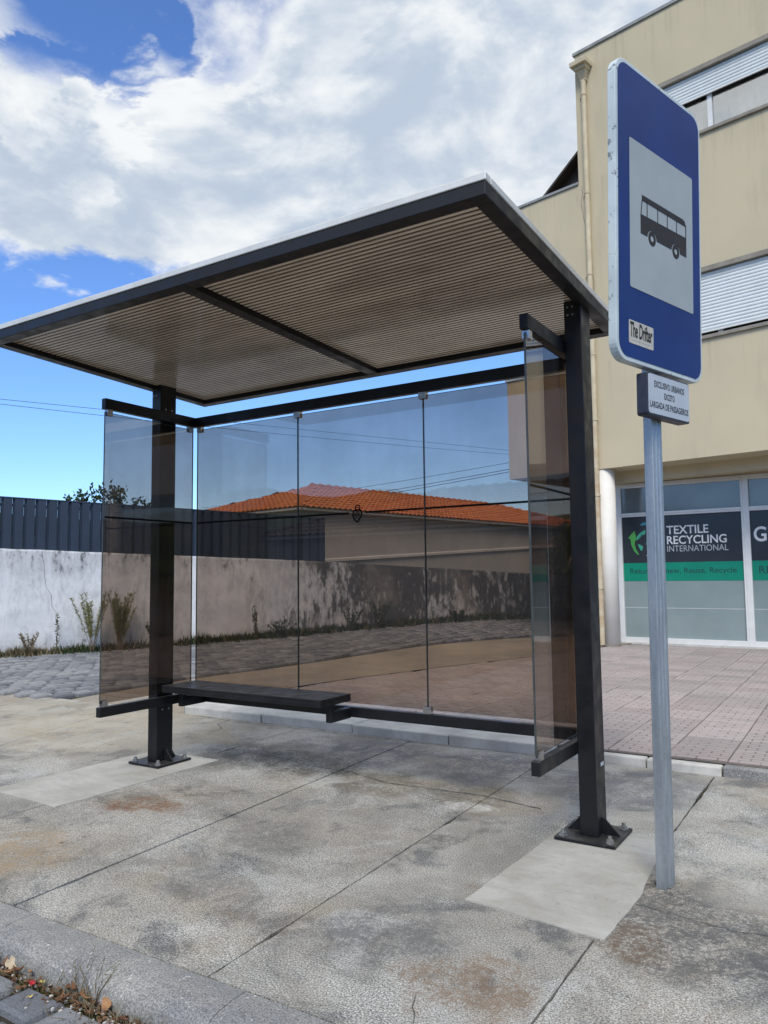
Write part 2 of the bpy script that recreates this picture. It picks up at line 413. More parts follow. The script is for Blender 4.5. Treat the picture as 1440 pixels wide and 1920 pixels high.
    # black powder-coated steel
    mt, nt, b = newmat('black_powder_coat'); v = nt.obj()
    f = nt.noise(v, 5, 6, 0.6)
    c = nt.mix(nt.ramp(f, 0.3, 0.7), (0.0065, 0.007, 0.009), (0.0105, 0.011, 0.013))
    sc = nt.noise(nt.mapping(v, scale=(1, 1, 0.5)), 34, 6, 0.7)
    sz = nt.node('ShaderNodeSeparateXYZ'); nt.link(nt.pos(), sz.inputs[0])
    lowm = nt.ramp(sz.outputs[2], 0.32, 0.03)
    c = nt.mix(nt.math('MULTIPLY', nt.ramp(sc, 0.60, 0.70), nt.math('MULTIPLY', lowm, 0.22)), c, (0.20, 0.19, 0.18))
    gn = nt.node('ShaderNodeNewGeometry'); sn = nt.node('ShaderNodeSeparateXYZ'); nt.link(gn.outputs['Normal'], sn.inputs[0])
    dust = nt.math('MULTIPLY', nt.ramp(sn.outputs[2], 0.5, 0.95), nt.ramp(nt.noise(gn.outputs['Position'], 14, 6, 0.7), 0.35, 0.70, 0.08, 0.42))
    c = nt.mix(dust, c, (0.13, 0.125, 0.115))
    scr = nt.ramp(nt.noise(nt.mapping(gn.outputs['Position'], scale=(40, 40, 3)), 2.0, 5, 0.75), 0.66, 0.72, 0, 0.22)
    c = nt.mix(scr, c, (0.06, 0.06, 0.062))
    setc(nt, b, c, nt.ramp(nt.noise(v, 11, 5), 0.3, 0.7, 0.30, 0.56), 0.0, 0.38)
    bump(nt, b, nt.noise(v, 420, 2), 0.05, 0.001)
    M['black'] = mt
    M['steel'] = simple('stainless_clamp', (0.60, 0.59, 0.57), (0.45, 0.44, 0.43), 30, 0.32, 1.0)
    M['bolt'] = simple('zinc_bolt', (0.50, 0.50, 0.49), (0.32, 0.31, 0.29), 60, 0.45, 0.9)
    M['trim'] = simple('mill_aluminium_trim', (0.74, 0.74, 0.70), (0.62, 0.62, 0.58), 7, 0.45, 0.25, world=True)
    # galvanised steel with spangle and run marks
    mt, nt, b = newmat('galvanised'); v = nt.obj()
    vo = nt.node('ShaderNodeTexVoronoi'); vo.inputs['Scale'].default_value = 70; nt.link(v, vo.inputs['Vector'])
    st = nt.noise(nt.mapping(v, scale=(12, 12, 1.0)), 3, 6, 0.65)
    c = nt.mix(nt.ramp(st, 0.35, 0.65), (0.33, 0.37, 0.40), (0.43, 0.47, 0.495))
    c = nt.mix(nt.math('MULTIPLY', vo.outputs['Color'], 0.26), c, (0.6, 0.64, 0.66))
    c = nt.mix(nt.ramp(nt.noise(v, 18, 5, 0.7), 0.66, 0.72, 0, 0.5), c, (0.14, 0.13, 0.12))
    setc(nt, b, c, nt.ramp(st, 0.3, 0.7, 0.38, 0.52), 0.75, 0.5)
    M['galv'] = mt
    # sign rim: grey-white painted, chipped at the edges
    mt, nt, b = newmat('sign_rim'); v = nt.obj()
    ch = nt.noise(v, 26, 7, 0.75)
    c = nt.mix(nt.ramp(nt.noise(v, 5, 5), 0.3, 0.7), (0.60, 0.68, 0.69), (0.48, 0.55, 0.57))
    sz = nt.node('ShaderNodeSeparateXYZ'); nt.link(v, sz.inputs[0])
    edge = nt.math('ADD', nt.ramp(sz.outputs[2], 0.10, 0.0, 0, 0.09), nt.ramp(sz.outputs[2], 1.16, 1.235, 0, 0.09))
    c = nt.mix(nt.ramp(nt.math('ADD', ch, edge), 0.675, 0.71, 0, 0.8), c, (0.10, 0.11, 0.12))
    setc(nt, b, c, 0.5, 0.0, 0.4); bump(nt, b, ch, 0.12, 0.004)
    M['rim'] = mt
    mt, nt, b = newmat('sign_blue'); v = nt.obj()
    st = nt.noise(nt.mapping(v, scale=(1, 26, 0.8)), 3, 4, 0.6)
    c = nt.mix(nt.ramp(st, 0.3, 0.7), (0.005, 0.026, 0.135), (0.008, 0.036, 0.175))
    c = nt.mix(nt.ramp(nt.noise(v, 2.5, 4), 0.4, 0.7, 0, 0.35), c, (0.018, 0.05, 0.17))
    setc(nt, b, c, 0.36, 0, 0.16)
    M['blue'] = mt
    M['sign_white'] = simple('sign_white_sheeting', (0.37, 0.415, 0.425), (0.335, 0.375, 0.385), 5, 0.5, spec=0.3)
    M['plate_white'] = simple('plate_white_sheeting', (0.50, 0.55, 0.60), (0.44, 0.49, 0.54), 9, 0.5)
    M['print_black'] = simple('printed_black', (0.020, 0.018, 0.017), (0.030, 0.026, 0.022), 8, 0.5, spec=0.25)
    M['stripe_black'] = simple('printed_stripe', (0.006, 0.006, 0.006), None, 8, 0.7, spec=0.1)
    M['print_navy'] = simple('printed_navy', (0.02, 0.025, 0.04), None, 8, 0.5)
    M['sticker'] = simple('sticker_paper', (0.55, 0.53, 0.47), (0.48, 0.46, 0.40), 30, 0.5)
    M['plate_back'] = simple('plate_edge_dark', (0.022, 0.027, 0.045), (0.035, 0.04, 0.06), 12, 0.5)

    # tinted glass: transparent tint and a Fresnel reflection
    def glass(name, tint, rough=0.0, ior=1.5, refl=1.0):
        mt = bpy.data.materials.new(name); mt.use_nodes = True; nt = NT(mt.node_tree); nt.n.clear()
        out = nt.node('ShaderNodeOutputMaterial'); tr = nt.node('ShaderNodeBsdfTransparent'); gl = nt.node('ShaderNodeBsdfGlossy')
        v = nt.pos()
        sm = nt.ramp(nt.noise(v, 2.2, 5, 0.6), 0.3, 0.7, 0.93, 1.03)
        cc = nt.node('ShaderNodeCombineColor'); [nt.link(sm, cc.inputs[i]) for i in range(3)]
        nt.link(nt.mix(1.0, tint, cc.outputs[0], 'MULTIPLY'), tr.inputs['Color'])
        gl.inputs['Roughness'].default_value = rough; gl.inputs['Color'].default_value = (1, 1, 1, 1)
        lw = nt.node('ShaderNodeLayerWeight'); lw.inputs['Blend'].default_value = 0.5
        f0 = ((ior - 1) / (ior + 1)) ** 2
        fz = nt.math('ADD', f0, nt.math('MULTIPLY', nt.math('POWER', lw.outputs['Facing'], 5.0), 1 - f0))
        mx = nt.node('ShaderNodeMixShader'); nt.link(nt.math('MULTIPLY', fz, refl, clamp=True), mx.inputs[0])
        nt.link(tr.outputs[0], mx.inputs[1]); nt.link(gl.outputs[0], mx.inputs[2])
        # a film of dust and old rain marks
        df = nt.node('ShaderNodeBsdfDiffuse'); df.inputs['Color'].default_value = (0.55, 0.53, 0.50, 1)
        rain = nt.noise(nt.mapping(v, scale=(9, 9, 0.6)), 2.0, 6, 0.7)
        spk = nt.ramp(nt.noise(v, 60, 4, 0.7), 0.60, 0.72)
        am = nt.math('ADD', nt.ramp(rain, 0.42, 0.75, 0.004, 0.040), nt.math('MULTIPLY', spk, 0.03))
        mx3 = nt.node('ShaderNodeMixShader'); nt.link(am, mx3.inputs[0]); nt.link(mx.outputs[0], mx3.inputs[1]); nt.link(df.outputs[0], mx3.inputs[2])
        nt.link(mx3.outputs[0], out.inputs[0])
        return mt
    M['glass'] = glass('bronze_glass', (0.675, 0.605, 0.55), ior=1.72)
    M['clear'] = glass('window_glass', (0.80, 0.83, 0.84), ior=4.0, refl=1.0)
    M['carglass'] = glass('car_glass', (0.25, 0.33, 0.42), ior=1.6)
    M['edge'] = simple('glass_edge', (0.050, 0.058, 0.056), (0.075, 0.082, 0.08), 12, 0.3, spec=0.3)
    # bronze twin-wall polycarbonate
    mt = bpy.data.materials.new('bronze_polycarbonate'); mt.use_nodes = True; nt = NT(mt.node_tree); b = nt.n['Principled BSDF']
    v = nt.pos()
    f = nt.noise(nt.mapping(v, scale=(0.8, 1.6, 1)), 1.6, 6, 0.6, 0.3)
    dirt = nt.ramp(nt.noise(nt.mapping(v, scale=(1, 3, 1), loc=(2, 0, 0)), 1.2, 6, 0.65), 0.40, 0.70)
    c = nt.mix(nt.ramp(f, 0.3, 0.7), (0.36, 0.30, 0.225), (0.29, 0.24, 0.18))
    c = nt.mix(nt.math('MULTIPLY', dirt, 0.75), c, (0.14, 0.11, 0.08))  # dirt bands, strengthened so the colour carries uneven light through the sheet
    sx_ = nt.node('ShaderNodeSeparateXYZ'); nt.link(v, sx_.inputs[0])
    c = nt.mix(nt.math('MULTIPLY', nt.ramp(nt.noise(v, 1.1, 3), 0.35, 0.65), nt.ramp(sx_.outputs[0], 1.6, 0.4, 0, 0.6)), c, (0.17, 0.145, 0.115))  # patchy darkening towards the left: dimmer light there put into the colour
    setc(nt, b, c, 0.22, 0, 0.6)
    tl = nt.node('ShaderNodeBsdfTranslucent'); nt.link(c, tl.inputs['Color'])
    mx = nt.node('ShaderNodeMixShader'); mx.inputs[0].default_value = 0.33
    out = nt.n['Material Output']
    gl = nt.node('ShaderNodeBsdfGlossy'); gl.inputs['Roughness'].default_value = 0.12
    fr = nt.node('ShaderNodeFresnel'); fr.inputs['IOR'].default_value = 1.5
    mx2 = nt.node('ShaderNodeMixShader')
    nt.link(b.outputs[0], mx.inputs[1]); nt.link(tl.outputs[0], mx.inputs[2])
    nt.link(mx.outputs[0], mx2.inputs[1]); nt.link(gl.outputs[0], mx2.inputs[2]); nt.link(fr.outputs[0], mx2.inputs[0])
    nt.link(mx2.outputs[0], out.inputs[0])
    M['poly'] = mt
    M['poly_rib'] = simple('polycarbonate_web', (0.165, 0.13, 0.098), (0.125, 0.098, 0.074), 4, 0.4, world=True)

    # rendered facade, cream paint with faint runs
    mt, nt, b = newmat('cream_render'); v = nt.pos()
    st = nt.noise(nt.mapping(v, scale=(2.2, 2.2, 0.35)), 1.3, 6, 0.62)
    f = nt.noise(v, 0.7, 5, 0.6)
    c = nt.mix(nt.ramp(f, 0.3, 0.7), (0.585, 0.51, 0.355), (0.535, 0.47, 0.33))
    c = nt.mix(nt.ramp(st, 0.52, 0.72, 0, 0.38), c, (0.42, 0.37, 0.27))
    c = nt.mix(nt.ramp(nt.noise(v, 9, 5, 0.7), 0.66, 0.74, 0, 0.25), c, (0.35, 0.30, 0.22))
    sz = nt.node('ShaderNodeSeparateXYZ'); nt.link(v, sz.inputs[0])
    run = nt.noise(nt.mapping(v, scale=(7, 7, 0.22)), 1.6, 5, 0.65)
    for zz in (8.33, 4.96, 10.78):
        mk = nt.math('MULTIPLY', nt.ramp(sz.outputs[2], zz - 1.1, zz - 0.02), nt.math('LESS_THAN', sz.outputs[2], zz))
        c = nt.mix(nt.math('MULTIPLY', mk, nt.ramp(run, 0.50, 0.72, 0, 0.24)), c, (0.27, 0.235, 0.17))
    setc(nt, b, c, 0.9, 0, 0.2); bump(nt, b, nt.math('ADD', nt.noise(v, 120, 4), nt.math('MULTIPLY', nt.noise(v, 1.4, 3), 3.0)), 0.16, 0.004)
    M['cream'] = mt
    M['cream_pipe'] = simple('cream_painted_pipe', (0.62, 0.54, 0.37), (0.50, 0.42, 0.28), 4, 0.55, world=True)
    M['rust_pipe'] = simple('rusty_cream_pipe', (0.58, 0.51, 0.37), (0.46, 0.34, 0.20), 5, 0.7, world=True)
    M['white_paint'] = simple('white_painted_column', (0.80, 0.78, 0.72), (0.74, 0.71, 0.64), 3, 0.7, bumps=0.1, world=True)
    M['frame_white'] = simple('white_aluminium_frame', (0.76, 0.77, 0.76), (0.68, 0.69, 0.67), 5, 0.4, world=True)
    M['shutter'] = simple('roller_shutter_white', (0.70, 0.75, 0.755), (0.63, 0.68, 0.685), 3, 0.5, world=True)
    M['cap'] = simple('grey_coping_metal', (0.34, 0.35, 0.34), (0.24, 0.245, 0.24), 5, 0.5, 0.3, world=True)
    M['stone_trim'] = simple('grey_stone_lintel', (0.30, 0.28, 0.23), (0.22, 0.20, 0.17), 6, 0.8, world=True)
    M['dark_awning'] = simple('dark_brown_sheet', (0.035, 0.026, 0.02), (0.055, 0.04, 0.03), 5, 0.5, world=True)
    M['curtain'] = simple('white_curtain', (0.68, 0.70, 0.70), (0.6, 0.62, 0.62), 4, 0.9)
    M['interior'] = simple('dim_interior', (0.06, 0.06, 0.06), (0.09, 0.09, 0.085), 2, 0.9)
    M['frost'] = simple('frosted_film_grey', (0.255, 0.32, 0.325), (0.22, 0.28, 0.285), 1.5, 0.14, spec=0.6, world=True)
    M['frost_top'] = simple('grey_transom_film', (0.17, 0.20, 0.21), (0.13, 0.155, 0.165), 1.2, 0.10, spec=0.9, world=True)
    M['film_dark'] = simple('charcoal_window_film', (0.030, 0.036, 0.044), (0.024, 0.028, 0.034), 1.5, 0.3, world=True)
    M['film_green'] = simple('green_window_film', (0.003, 0.25, 0.16), (0.003, 0.22, 0.14), 2, 0.3, world=True)
    M['letter_white'] = simple('white_vinyl_letter', (0.80, 0.82, 0.82), None, 4, 0.4)
    M['letter_grey'] = simple('pale_grey_vinyl_letter', (0.48, 0.52, 0.54), None, 4, 0.4)
    M['letter_dark'] = simple('dark_green_vinyl_letter', (0.012, 0.075, 0.065), None, 4, 0.4)
    M['logo_green'] = simple('logo_leaf_green', (0.055, 0.30, 0.06), (0.09, 0.38, 0.08), 4, 0.4)
    M['logo_mint'] = simple('logo_mint', (0.05, 0.42, 0.25), (0.06, 0.36, 0.25), 4, 0.4)
    M['logo_teal'] = simple('logo_teal', (0.06, 0.30, 0.36), None, 4, 0.4)

    # old whitewashed wall, black mould running down it, worst along the far stretch
    mt, nt, b = newmat('stained_whitewash'); v = nt.obj()       # x along the wall, z up
    sep = nt.node('ShaderNodeSeparateXYZ'); nt.link(v, sep.inputs[0])
    fine = nt.noise(nt.mapping(v, scale=(1.0, 1, 0.42)), 9, 8, 0.72, 0.2)
    streak = nt.noise(nt.mapping(v, scale=(1.5, 1, 0.18), loc=(0.7, 0, 0)), 3.2, 7, 0.66, 0.15)
    patch = nt.noise(nt.mapping(v, loc=(3.3, 0, 1)), 0.8, 5, 0.6, 0.3)
    farw = nt.ramp(sep.outputs[0], 3.4, 7.0, 0.0, 0.19)
    top = nt.ramp(sep.outputs[2], 1.25, 1.80, 0, 0.11)
    low = nt.ramp(sep.outputs[2], 0.42, 0.05, 0, 0.09)
    k = nt.math('ADD', nt.math('ADD', nt.math('MULTIPLY', fine, 0.55), nt.math('MULTIPLY', streak, 0.26)), nt.math('MULTIPLY', patch, 0.32))
    k = nt.math('ADD', nt.math('ADD', k, farw), nt.math('ADD', top, low))
    c = nt.mix(nt.ramp(nt.noise(v, 1.8, 6, 0.65), 0.3, 0.7), (0.76, 0.77, 0.78), (0.62, 0.64, 0.67))
    c = nt.mix(nt.ramp(k, 0.52, 0.70, 0, 0.55), c, (0.34, 0.35, 0.37))
    c = nt.mix(nt.ramp(k, 0.66, 0.77, 0, 0.92), c, (0.04, 0.042, 0.045))
    flk = nt.ramp(nt.noise(nt.mapping(v, loc=(2, 0, 5)), 24, 6, 0.75), 0.60, 0.66, 0, 0.6)
    c = nt.mix(nt.math('MULTIPLY', flk, nt.ramp(k, 0.50, 0.62)), c, (0.10, 0.105, 0.11))
    warm = nt.ramp(nt.noise(nt.mapping(v, loc=(8, 0, 0)), 1.1, 5), 0.5, 0.68, 0, 0.4)
    c = nt.mix(nt.math('MULTIPLY', warm, nt.ramp(sep.outputs[0], 3, 6)), c, (0.42, 0.38, 0.33))
    setc(nt, b, c, 0.93, 0, 0.15); bump(nt, b, nt.math('ADD', fine, nt.noise(v, 40, 5)), 0.35, 0.008)
    M['whitewash'] = mt
    M['navy_sheet'] = simple('navy_steel_sheet', (0.018, 0.033, 0.064), (0.014, 0.026, 0.050), 3, 0.55, 0.0, world=True)
    M['crack'] = simple('crack_shadowed_plaster', (0.09, 0.09, 0.09), None, 5, 0.95)
    M['house_wall'] = simple('grey_house_render', (0.40, 0.385, 0.36), (0.35, 0.335, 0.31), 0.8, 0.9, bumps=0.1, world=True)
    M['house_trim'] = simple('pale_house_coping', (0.55, 0.53, 0.49), (0.46, 0.44, 0.41), 2, 0.9, world=True)
    mt, nt, b = newmat('clay_tiles'); v = nt.pos()
    c = nt.mix(nt.ramp(nt.noise(v, 3.5, 4, 0.6), 0.35, 0.65), (0.43, 0.13, 0.042), (0.50, 0.17, 0.06))
    c = nt.mix(nt.ramp(nt.noise(v, 0.9, 6, 0.7), 0.58, 0.72, 0, 0.5), c, (0.27, 0.10, 0.05))
    setc(nt, b, c, 0.8, 0, 0.3)
    M['clay'] = mt

    M['old_clay'] = simple('old_dark_clay_tiles', (0.13, 0.085, 0.065), (0.09, 0.065, 0.055), 2, 0.85, world=True)
    def leafm(name, a, bcol, dry=0.0):
        mt, nt, b = newmat(name)
        rd = nt.island()
        c = nt.mix(rd, a, bcol)
        setc(nt, b, c, 0.6, 0, 0.3)
        tl = nt.node('ShaderNodeBsdfTranslucent'); nt.link(c, tl.inputs['Color'])
        mx = nt.node('ShaderNodeMixShader'); mx.inputs[0].default_value = 0.3
        nt.link(b.outputs[0], mx.inputs[1]); nt.link(tl.outputs[0], mx.inputs[2]); nt.link(mx.outputs[0], nt.n['Material Output'].inputs[0])
        return mt
    M['leaf'] = leafm('leaf_green', (0.035, 0.075, 0.022), (0.085, 0.14, 0.04))
    M['leaf_dark'] = leafm('leaf_dark_green', (0.018, 0.04, 0.016), (0.045, 0.075, 0.025))
    M['weed_yellow'] = leafm('weed_yellow_green', (0.16, 0.17, 0.045), (0.27, 0.26, 0.09))
    M['weed'] = leafm('weed_green', (0.05, 0.085, 0.025), (0.11, 0.13, 0.045))
    M['weed_dry'] = leafm('dry_grass', (0.16, 0.125, 0.07), (0.30, 0.25, 0.15))
    M['litter'] = leafm('leaf_litter', (0.10, 0.05, 0.025), (0.26, 0.14, 0.07))
    M['moss'] = leafm('moss', (0.055, 0.065, 0.02), (0.12, 0.12, 0.045))
    M['stem'] = simple('brown_stem', (0.11, 0.08, 0.05), (0.16, 0.12, 0.07), 20, 0.9)
    M['bark'] = simple('bark', (0.10, 0.08, 0.06), (0.06, 0.05, 0.04), 9, 0.95, bumps=0.6, bscale=25)
    M['dead_leaf'] = simple('dead_leaf_brown', (0.20, 0.085, 0.035), (0.11, 0.05, 0.025), 25, 0.75)
    M['dead_tan'] = simple('dead_leaf_tan', (0.36, 0.20, 0.09), (0.25, 0.12, 0.055), 25, 0.7)
    M['dead_pale'] = simple('dead_leaf_pale', (0.55, 0.46, 0.33), (0.45, 0.36, 0.24), 25, 0.75)
    M['petal_red'] = simple('red_petal', (0.45, 0.012, 0.03), (0.30, 0.01, 0.02), 30, 0.6)
    M['petal_yellow'] = simple('yellow_husk', (0.62, 0.50, 0.16), (0.5, 0.38, 0.12), 30, 0.7)
    M['cable'] = simple('cable_black', (0.02, 0.02, 0.022), None, 5, 0.7)
    M['blue_paint'] = simple('car_paint_blue', (0.10, 0.17, 0.34), (0.09, 0.155, 0.32), 2, 0.22)
    M['white_car'] = simple('car_paint_white', (0.78, 0.78, 0.76), (0.74, 0.74, 0.72), 2, 0.22)
    M['tyre'] = simple('tyre_rubber', (0.02, 0.02, 0.02), (0.03, 0.03, 0.03), 20, 0.85)
    M['rim_metal'] = simple('wheel_rim', (0.5, 0.51, 0.52), (0.42, 0.43, 0.44), 12, 0.35, 0.9)
    M['plastic'] = simple('black_bumper_plastic', (0.025, 0.025, 0.027), None, 8, 0.6)
    M['lamp'] = simple('headlamp_clear', (0.75, 0.78, 0.80), (0.6, 0.63, 0.66), 12, 0.1)
    M['lamp_red'] = simple('rear_lamp_red', (0.35, 0.012, 0.015), None, 12, 0.15)
make_materials()

# ================================================================ GROUND
def grid_ground():
    xs = [-1500, -600, -250, -120, -60, -40, -30, -24, -20, -16] + [-14 + i * 1.0 for i in range(0, 27)] + [16, 24, 40, 80, 200, 500, 1500]
    ys = [-1500, -500, -200, -80, -40, -25, -18, -12, -8, -5, -3, -2.06, -2.0] + [-1 + i * 1.0 for i in range(0, 25)] + [28, 36, 50, 80, 150, 300, 600, 1500]
    v = []; f = []
    for y in ys:
        for x in xs:
            z = -0.20 if y < -2.03 else ground_z(x, y) - 0.06
            v.append((x, y, z))
    n = len(xs)
    for j in range(len(ys) - 1):
        for i in range(n - 1):
            f.append((j * n + i, j * n + i + 1, (j + 1) * n + i + 1, (j + 1) * n + i))
    mb = MB(); mb.add(v, f)
    struct(mb.build('ground', 'land', smooth=True))
grid_ground()

def poly_sheet(name, pts, mat, dz, thick=0.05, parent=None):
    """a slab cut to a polygon in plan that follows the lie of the land"""
    bm = bmesh.new()
    vs_ = [bm.verts.new((x, y, 0)) for x, y in pts]
    fc = bm.faces.new(vs_)
    bmesh.ops.triangulate(bm, faces=bm.faces[:])
    for cut in range(3):
        es = [e for e in bm.edges if e.calc_length() > 1.6]
        if es: bmesh.ops.subdivide_edges(bm, edges=es, cuts=1, use_grid_fill=False)
        bmesh.ops.triangulate(bm, faces=bm.faces[:])
    for v in bm.verts: v.co.z = ground_z(v.co.x, v.co.y) + dz
    bmesh.ops.recalc_face_normals(bm, faces=bm.faces)
    if sum(f.normal.z for f in bm.faces) < 0: bmesh.ops.reverse_faces(bm, faces=bm.faces[:])
    me = bpy.data.meshes.new(name); bm.to_mesh(me); bm.free()
    me.materials.append(M[mat])
    return link(name, me, parent)

# pavement of cast concrete slabs
def pavement():
    base = MB(); base.box(-9.0, 6.6, -1.84, 1.55, -0.19, -0.010)
    pv = struct(base.build('pavement', 'dirt'))
    cols = [-9.0, -6.4, -4.0, -1.62, 0.12, 1.19, 2.265, 3.29, 4.4, 5.5, 6.6]
    skew = [0, 0, 0, -0.34, -0.05, -0.052, -0.034, -0.008, 0, 0, 0]
    rows = [-1.84, -0.76, 0.30, 1.55]
    for i in range(len(cols) - 1):
        for j in range(3):
            g = 0.0026
            rj = rows; gy = 0.0012
            y0, y1 = rj[j], rj[j + 1]
            X = lambda k, y: cols[k] + skew[k] * y
            h = (0.0015, -0.001, 0.0, 0.001)[i % 4]
            cs = [(X(i, y0) + g, y0 + gy), (X(i + 1, y0) - g, y0 + gy), (X(i + 1, y1) - g, y1 - gy), (X(i, y1) + g, y1 - gy)]
            pts = []
            for k in range(4):
                p, q = Vector(cs[k]), Vector(cs[(k + 1) % 4]); nn = max(3, int((q - p).length / 0.035)); nv = Vector((-(q - p).y, (q - p).x)).normalized()
                for t in range(nn):
                    r_ = p.lerp(q, t / nn)
                    w_ = abs(mnoise.noise((r_.x * 16 + k, r_.y * 16, 1.1))) * 0.009 + max(0, mnoise.noise((r_.x * 5 + 7, r_.y * 5, 4.1)) - 0.35) * 0.035
                    pts.append(tuple(r_ + nv * (w_ if k in (1, 3) else w_ * 0.35)))
            mb = MB(); mb.prism(pts, lambda u, w: (u, w, -0.07), lambda u, w: (u, w, h))
            mb.build('slab', 'pavement', pv)
    # new mortar over the footings of the shelter
    def ragged(poly, name, amp=0.012):
        pts = []
        for k in range(len(poly)):
            a, b = Vector(poly[k]), Vector(poly[(k + 1) % len(poly)])
            n = max(2, int((b - a).length / 0.05))
            for q in range(n):
                p = a.lerp(b, q / n); o = mnoise.noise((p.x * 9, p.y * 9, 3.3)) * amp
                pts.append((p.x + o, p.y + o * 0.7))
        mb = MB(); mb.prism(pts, lambda a, b: (a, b, -0.01), lambda a, b: (a, b, 0.0048))
        mb.build(name, 'mortar', pv)
    ragged([(-0.40, -0.93), (0.27, -0.95), (0.27, 0.32), (-0.36, 0.30)], 'footing_patch')
    ragged([(2.77, -0.90), (3.33, -0.96), (3.345, -0.55), (3.29, 0.20), (2.80, 0.17)], 'footing_patch', 0.009)
    rg = random.Random(33)
    def crack(pts, w):
        out = []
        for p, q in zip(pts, pts[1:]):
            p, q = Vector(p), Vector(q); n = max(2, int((q - p).length / 0.03))
            for t in range(n): out.append(p.lerp(q, t / n) + Vector((rg.uniform(-.006, .006), rg.uniform(-.006, .006))))
        out.append(Vector(pts[-1])); mb = MB()
        v = []; f = []
        for i, p in enumerate(out):
            ww = w * rg.uniform(.4, 1.2); d = (out[min(i + 1, len(out) - 1)] - out[max(0, i - 1)]).normalized(); nn = Vector((-d.y, d.x)) * ww
            v += [(p.x - nn.x, p.y - nn.y, 0.0026), (p.x + nn.x, p.y + nn.y, 0.0026)]
        for i in range(len(out) - 1): f.append((2 * i, 2 * i + 1, 2 * i + 3, 2 * i + 2))
        mb.add(v, f); mb.build('crack', 'crack', pv)
    crack([(-1.15, 1.50), (-0.55, 1.44), (-0.02, 1.47), (0.85, 1.46), (1.5, 1.50), (2.05, 1.53)], 0.004)
    crack([(-0.75, 1.50), (-0.70, 1.30), (-0.52, 1.16), (-0.50, 1.0)], 0.0035)
    crack([(0.25, 0.60), (0.60, 0.58), (0.95, 0.50), (1.20, 0.52), (1.6, 0.40), (2.2, 0.44), (2.6, 0.36)], 0.004)
    crack([(3.30, -0.60), (3.7, -0.66), (4.2, -0.58), (4.9, -0.70)], 0.002)
    crack([(2.95, -1.60), (3.02, -1.74), (3.04, -1.84)], 0.002)
    return pv
pavement()

def kerb():
    root = struct(MB().box(-9.0, 6.6, -2.0, -1.86, -0.3, -0.16).build('kerb', 'dirt'))
    prof = [(-1.845, -0.17), (-1.845, 0.0), (-1.90, 0.001), (-1.955, -0.003), (-1.990, -0.014), (-2.012, -0.034), (-2.024, -0.065), (-2.04, -0.17)]
    edges = [-9, -7.9, -6.8, -5.7, -4.6, -3.5, -2.4, -1.3, -0.65, 0.38, 1.42, 2.49, 3.55, 4.9, 6.0, 6.6]
    for a, b in zip(edges, edges[1:]):
        n = 12; g = 0.0015
        v = []; f = []
        for i in range(n + 1):
            x = a + g + (b - a - 2 * g) * i / n
            for (y, z) in prof:
                dy = mnoise.noise((x * 2.1, y * 3, 1.7)) * 0.007
                v.append((x, y + (dy if z > -0.15 and y < -1.86 else 0), z + mnoise.noise((x * 3.1, y * 6, 7.7)) * 0.004 * (z > -0.1)))
        m_ = len(prof)
        for i in range(n):
            f += [(i * m_ + k, i * m_ + k + 1, (i + 1) * m_ + k + 1, (i + 1) * m_ + k) for k in range(m_ - 1)]
            f.append((i * m_ + m_ - 1, i * m_, (i + 1) * m_, (i + 1) * m_ + m_ - 1))
        f += [tuple(range(m_)), tuple(n * m_ + k for k in range(m_))]
        mb = MB(); mb.add(v, f); mb.build('kerb_stone', 'kerb', root, smooth=False)
kerb()

# one rounded sett, four variants of mesh shared by the individuals
def sett_geo(w, d, h, seed, j=0.06):
    rg = random.Random(seed)
    bw, bd = w / 2, d / 2
    base = [(-bw, -bd), (bw, -bd), (bw, bd), (-bw, bd)]
    base = [(x * (1 + rg.uniform(-j, j)), y * (1 + rg.uniform(-j, j))) for x, y in base]
    def ring(k, z): return [(x * k, y * k, z + rg.uniform(-0.003, 0.003)) for x, y in base]
    v = ring(1.0, -0.06) + ring(1.0, h - 0.022) + ring(0.92, h - 0.007) + ring(0.70, h + 0.002)
    f = [(12, 13, 14, 15)]
    for L in range(3):
        f += [(L * 4 + i, L * 4 + (i + 1) % 4, L * 4 + 4 + (i + 1) % 4, L * 4 + 4 + i) for i in range(4)]
    return v, f
def sett_mesh(w, d, h, seed):
    v, f = sett_geo(w, d, h, seed)
    me = bpy.data.meshes.new('sett'); me.from_pydata(v, [], f); me.update()
    me.materials.append(M['sett'])
    return me

# the lane of granite setts behind the shelter
WA, WB = Vector((-8.05, 3.78)), Vector((-2.42, 12.77))
WDIR = (WB - WA).normalized(); WN = Vector((WDIR.y, -WDIR.x))          # WN points towards the lane
def wall_pt(s, off=0.0): return WA + WDIR * s + WN * off
LANE_EDGE = [(-14.0, 0.9), (-4.0, 1.34), (-3.06, 1.62), (-3.1, 2.0), (-3.15, 3.54), (-2.82, 5.08), (-2.27, 7.46), (-1.28, 10.04), (0.4, 13.6), (2.5, 17.5)]
def edge_x(y):
    for (x0, y0), (x1, y1) in zip(LANE_EDGE[2:], LANE_EDGE[3:]):
        if y0 <= y <= y1: return x0 + (x1 - x0) * (y - y0) / (y1 - y0)
    return -3.06
def in_lane(x, y):
    p = Vector((x, y)) - WA
    if p.dot(WN) < 0.10: return False
    if y < 1.62:
        return x < -3.06 and y > 1.34 + (x + 4.0) * 0.10 + (0.19 * max(0, (x + 4) / 0.94)) and x > -11.5
    return x < edge_x(y) - 0.06 and y < 16 and x > -11.5
